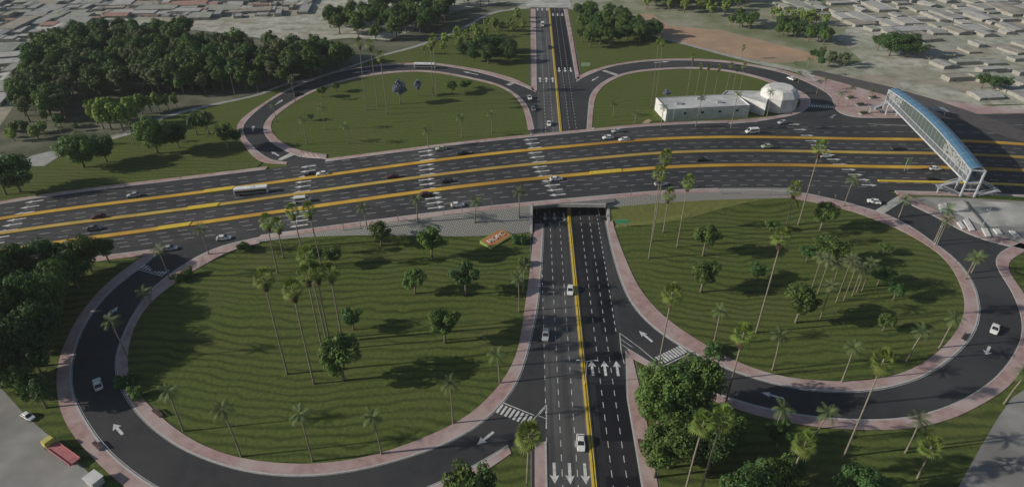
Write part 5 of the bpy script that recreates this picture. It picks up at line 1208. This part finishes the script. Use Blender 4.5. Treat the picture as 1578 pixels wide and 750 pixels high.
# ------------------------------------------------------------------ street lamps
def lamp_proto():
    root = empty('street_lamp'); bm = bmesh.new(); tube(bm, [(0,0,0),(0,0,9)], [.13,.07], 8); bmobj('pole', bm, GREY, root)
    for s in (-1, 1):
        bm = bmesh.new(); tube(bm, [(0,0,8.8),(s*1.2,0,9.25),(s*2.2,0,9.3)], [.06,.05,.05], 6); ar = bmobj('arm', bm, GREY, root)
        bm = bmesh.new(); box(bm, min(s*2.1, s*3.0), max(s*2.1, s*3.0), -.16, .16, 9.24, 9.38); bmobj('lamp_head', bm, STEEL, ar)
    return root
lamp0 = lamp_proto(); lps = [(1440,378,.75,'double armed street lamp beside the palm on the near right ramp pavement'), (906,592,0,'double armed street lamp in the cross road median'), (1512,352,.6,'double armed street lamp at the forecourt kerb')]
for i, (px, py, a_, lb) in enumerate(lps):
    x, y = atG(px, py); x = CM + .0 if 840 < px < 920 else x
    o = lamp0 if i == 0 else dup(lamp0)
    o.location = (x, y, G(x, y) + .1); o.rotation_euler = (0, 0, a_); tag(o, lb, 'street lamp', 'street lamps')
# short posts along the pavements
def bollard():
    root = empty('bollard'); bm = bmesh.new(); tube(bm, [(0,0,0),(0,0,2.6)], [.13,.1], 6); bmobj('post', bm, CONCD, root); bm = bmesh.new(); box(bm, -.22, .22, -.22, .22, 2.6, 2.85); bmobj('cap', bm, CONCD, root); return root
b0 = bollard(); row = []
for i, (px, py) in enumerate(((368,390),(432,371),(530,355),(556,350),(614,342),(684,332),(712,328),(758,321),(972,303),(1112,299),(1186,301),(1260,305),(1285,310),(355,262),(280,279),(465,243),(1330,333),(1393,356),(1470,412))):
    x, y = atG(px, py); o = b0 if i == 0 else dup(b0); o.location = (x, y, G(x, y) + .15); row.append((px, o))
label_row(row, 'thin dark post', 'along the highway and ramp pavements', 'post', 'posts along the pavements')

# ------------------------------------------------------------------ low town buildings around the interchange
rb = random.Random(5)
RC = {'pale grey': (.36,.36,.34), 'off white': (.46,.455,.43), 'sandy': (.36,.335,.28), 'rusty red': (.40,.24,.19), 'dull green grey': (.35,.365,.31), 'mid grey': (.36,.36,.34)}
HP = {}
def house(colr, var):
    if (colr, var) in HP: return HP[(colr, var)]
    root = empty('low_building'); ww = [8, 11, 14][var]; dd_ = [7, 8, 6][var]; hh = [3.2, 3.6, 4.4][var]
    wm = mat('house_wall', (.33,.32,.29), (.26,.25,.225), .25, .9, coord='obj'); rm = mat('house_roof_' + colr.replace(' ', '_'), RC[colr], tuple(v * .72 for v in RC[colr]), .22, .9, coord='obj', detail=8)
    bm = bmesh.new(); box(bm, -ww, ww, -dd_, dd_, 0, hh)
    if var == 2: box(bm, ww + .01, ww + 7, -dd_, dd_ * .2, 0, hh * .75)
    bmobj('wall', bm, wm, root)
    bm = bmesh.new()
    if var == 1:
        v = [bm.verts.new(q) for q in ((-ww-.4,-dd_-.4,hh),(ww+.4,-dd_-.4,hh),(ww+.4,0,hh+1.4),(-ww-.4,0,hh+1.4),(-ww-.4,dd_+.4,hh),(ww+.4,dd_+.4,hh))]
        for q in ((0,1,2,3),(3,2,5,4),(0,3,4),(1,5,2)): bm.faces.new([v[i] for i in q])
    else:
        box(bm, -ww+.15, ww-.15, -dd_+.15, dd_-.15, hh+.003, hh+.18); box(bm, -ww, ww, -dd_, -dd_+.3, hh+.19, hh+.6); box(bm, -ww, ww, dd_-.3, dd_, hh+.19, hh+.6)
    if var == 2: box(bm, ww + .3, ww + 6.9, -dd_+.2, dd_ * .2 - .2, hh * .75+.003, hh*.75+.15)
    bmobj('roof', bm, rm, root)
    bm = bmesh.new(); box(bm, -ww*.6, -ww*.6 + 1.8, -dd_-.04, -dd_+.02, 1.0, 2.3); bmobj('window', bm, CARGLASS, root)
    bm = bmesh.new(); box(bm, ww*.1, ww*.1 + 1.1, -dd_-.04, -dd_+.02, 0.0, 2.2); bmobj('door', bm, BARK, root)
    HP[(colr, var)] = root; return root
HUSED = set()
def town(poly_px, district, n, mind, angle):
    P = W(poly_px); xs = [p[0] for p in P]; ys = [p[1] for p in P]; got = []; t = 0; byc = {}
    while len(got) < n and t < 8000:
        t += 1; x, y = rb.uniform(min(xs), max(xs)), rb.uniform(min(ys), max(ys))
        if not inpoly(x, y, P) or any((x-a)**2 + (y-b)**2 < mind**2 for a, b in got): continue
        got.append((x, y)); colr = rb.choice(['pale grey', 'off white', 'pale grey', 'sandy', 'dull green grey', 'mid grey', 'off white', 'pale grey', 'sandy', 'off white', 'dull green grey', 'rusty red'] if x < 0 else ['pale grey', 'off white', 'sandy', 'pale grey', 'dull green grey', 'off white', 'mid grey']); var = rb.randrange(3)
        k = (colr, var); r_ = house(colr, var)
        if k in HUSED: o = dup(r_)
        else: HUSED.add(k); o = r_
        s = rb.choice((.38, .5, .6, .7, .8, 1.15)) * rb.uniform(.85, 1.15); o.location = (x, y, -.12); o.rotation_euler = (0, 0, angle + rb.choice((0, math.pi/2)) + rb.uniform(-.12, .12)); o.scale = (s, s * rb.uniform(.8, 1.3), rb.uniform(.38, .6))
        byc.setdefault(colr, []).append((proj(x, y, 0)[0], o))
    for colr, l in byc.items(): label_row(l, f'low building with {colr} roof', f'in the {district}', 'building', f'low buildings of the {district}')
town([(-20,64),(-20,2),(120,-6),(330,-6),(480,-6),(470,18),(440,26),(300,30),(210,26),(140,40),(60,62)], 'upper left town', 135, 12, .12)
town([(-20,75),(40,70),(30,100),(20,140),(-10,160),(-30,160)], 'left edge quarter', 8, 13, .2)
town([(1170,4),(1300,-8),(1600,-8),(1600,60),(1480,52),(1420,60),(1330,44),(1290,30)], 'upper right town', 115, 14, .18)
town([(1420,70),(1600,70),(1600,165),(1560,160),(1500,145),(1440,110),(1430,90)], 'right hand yards', 24, 16, .25)
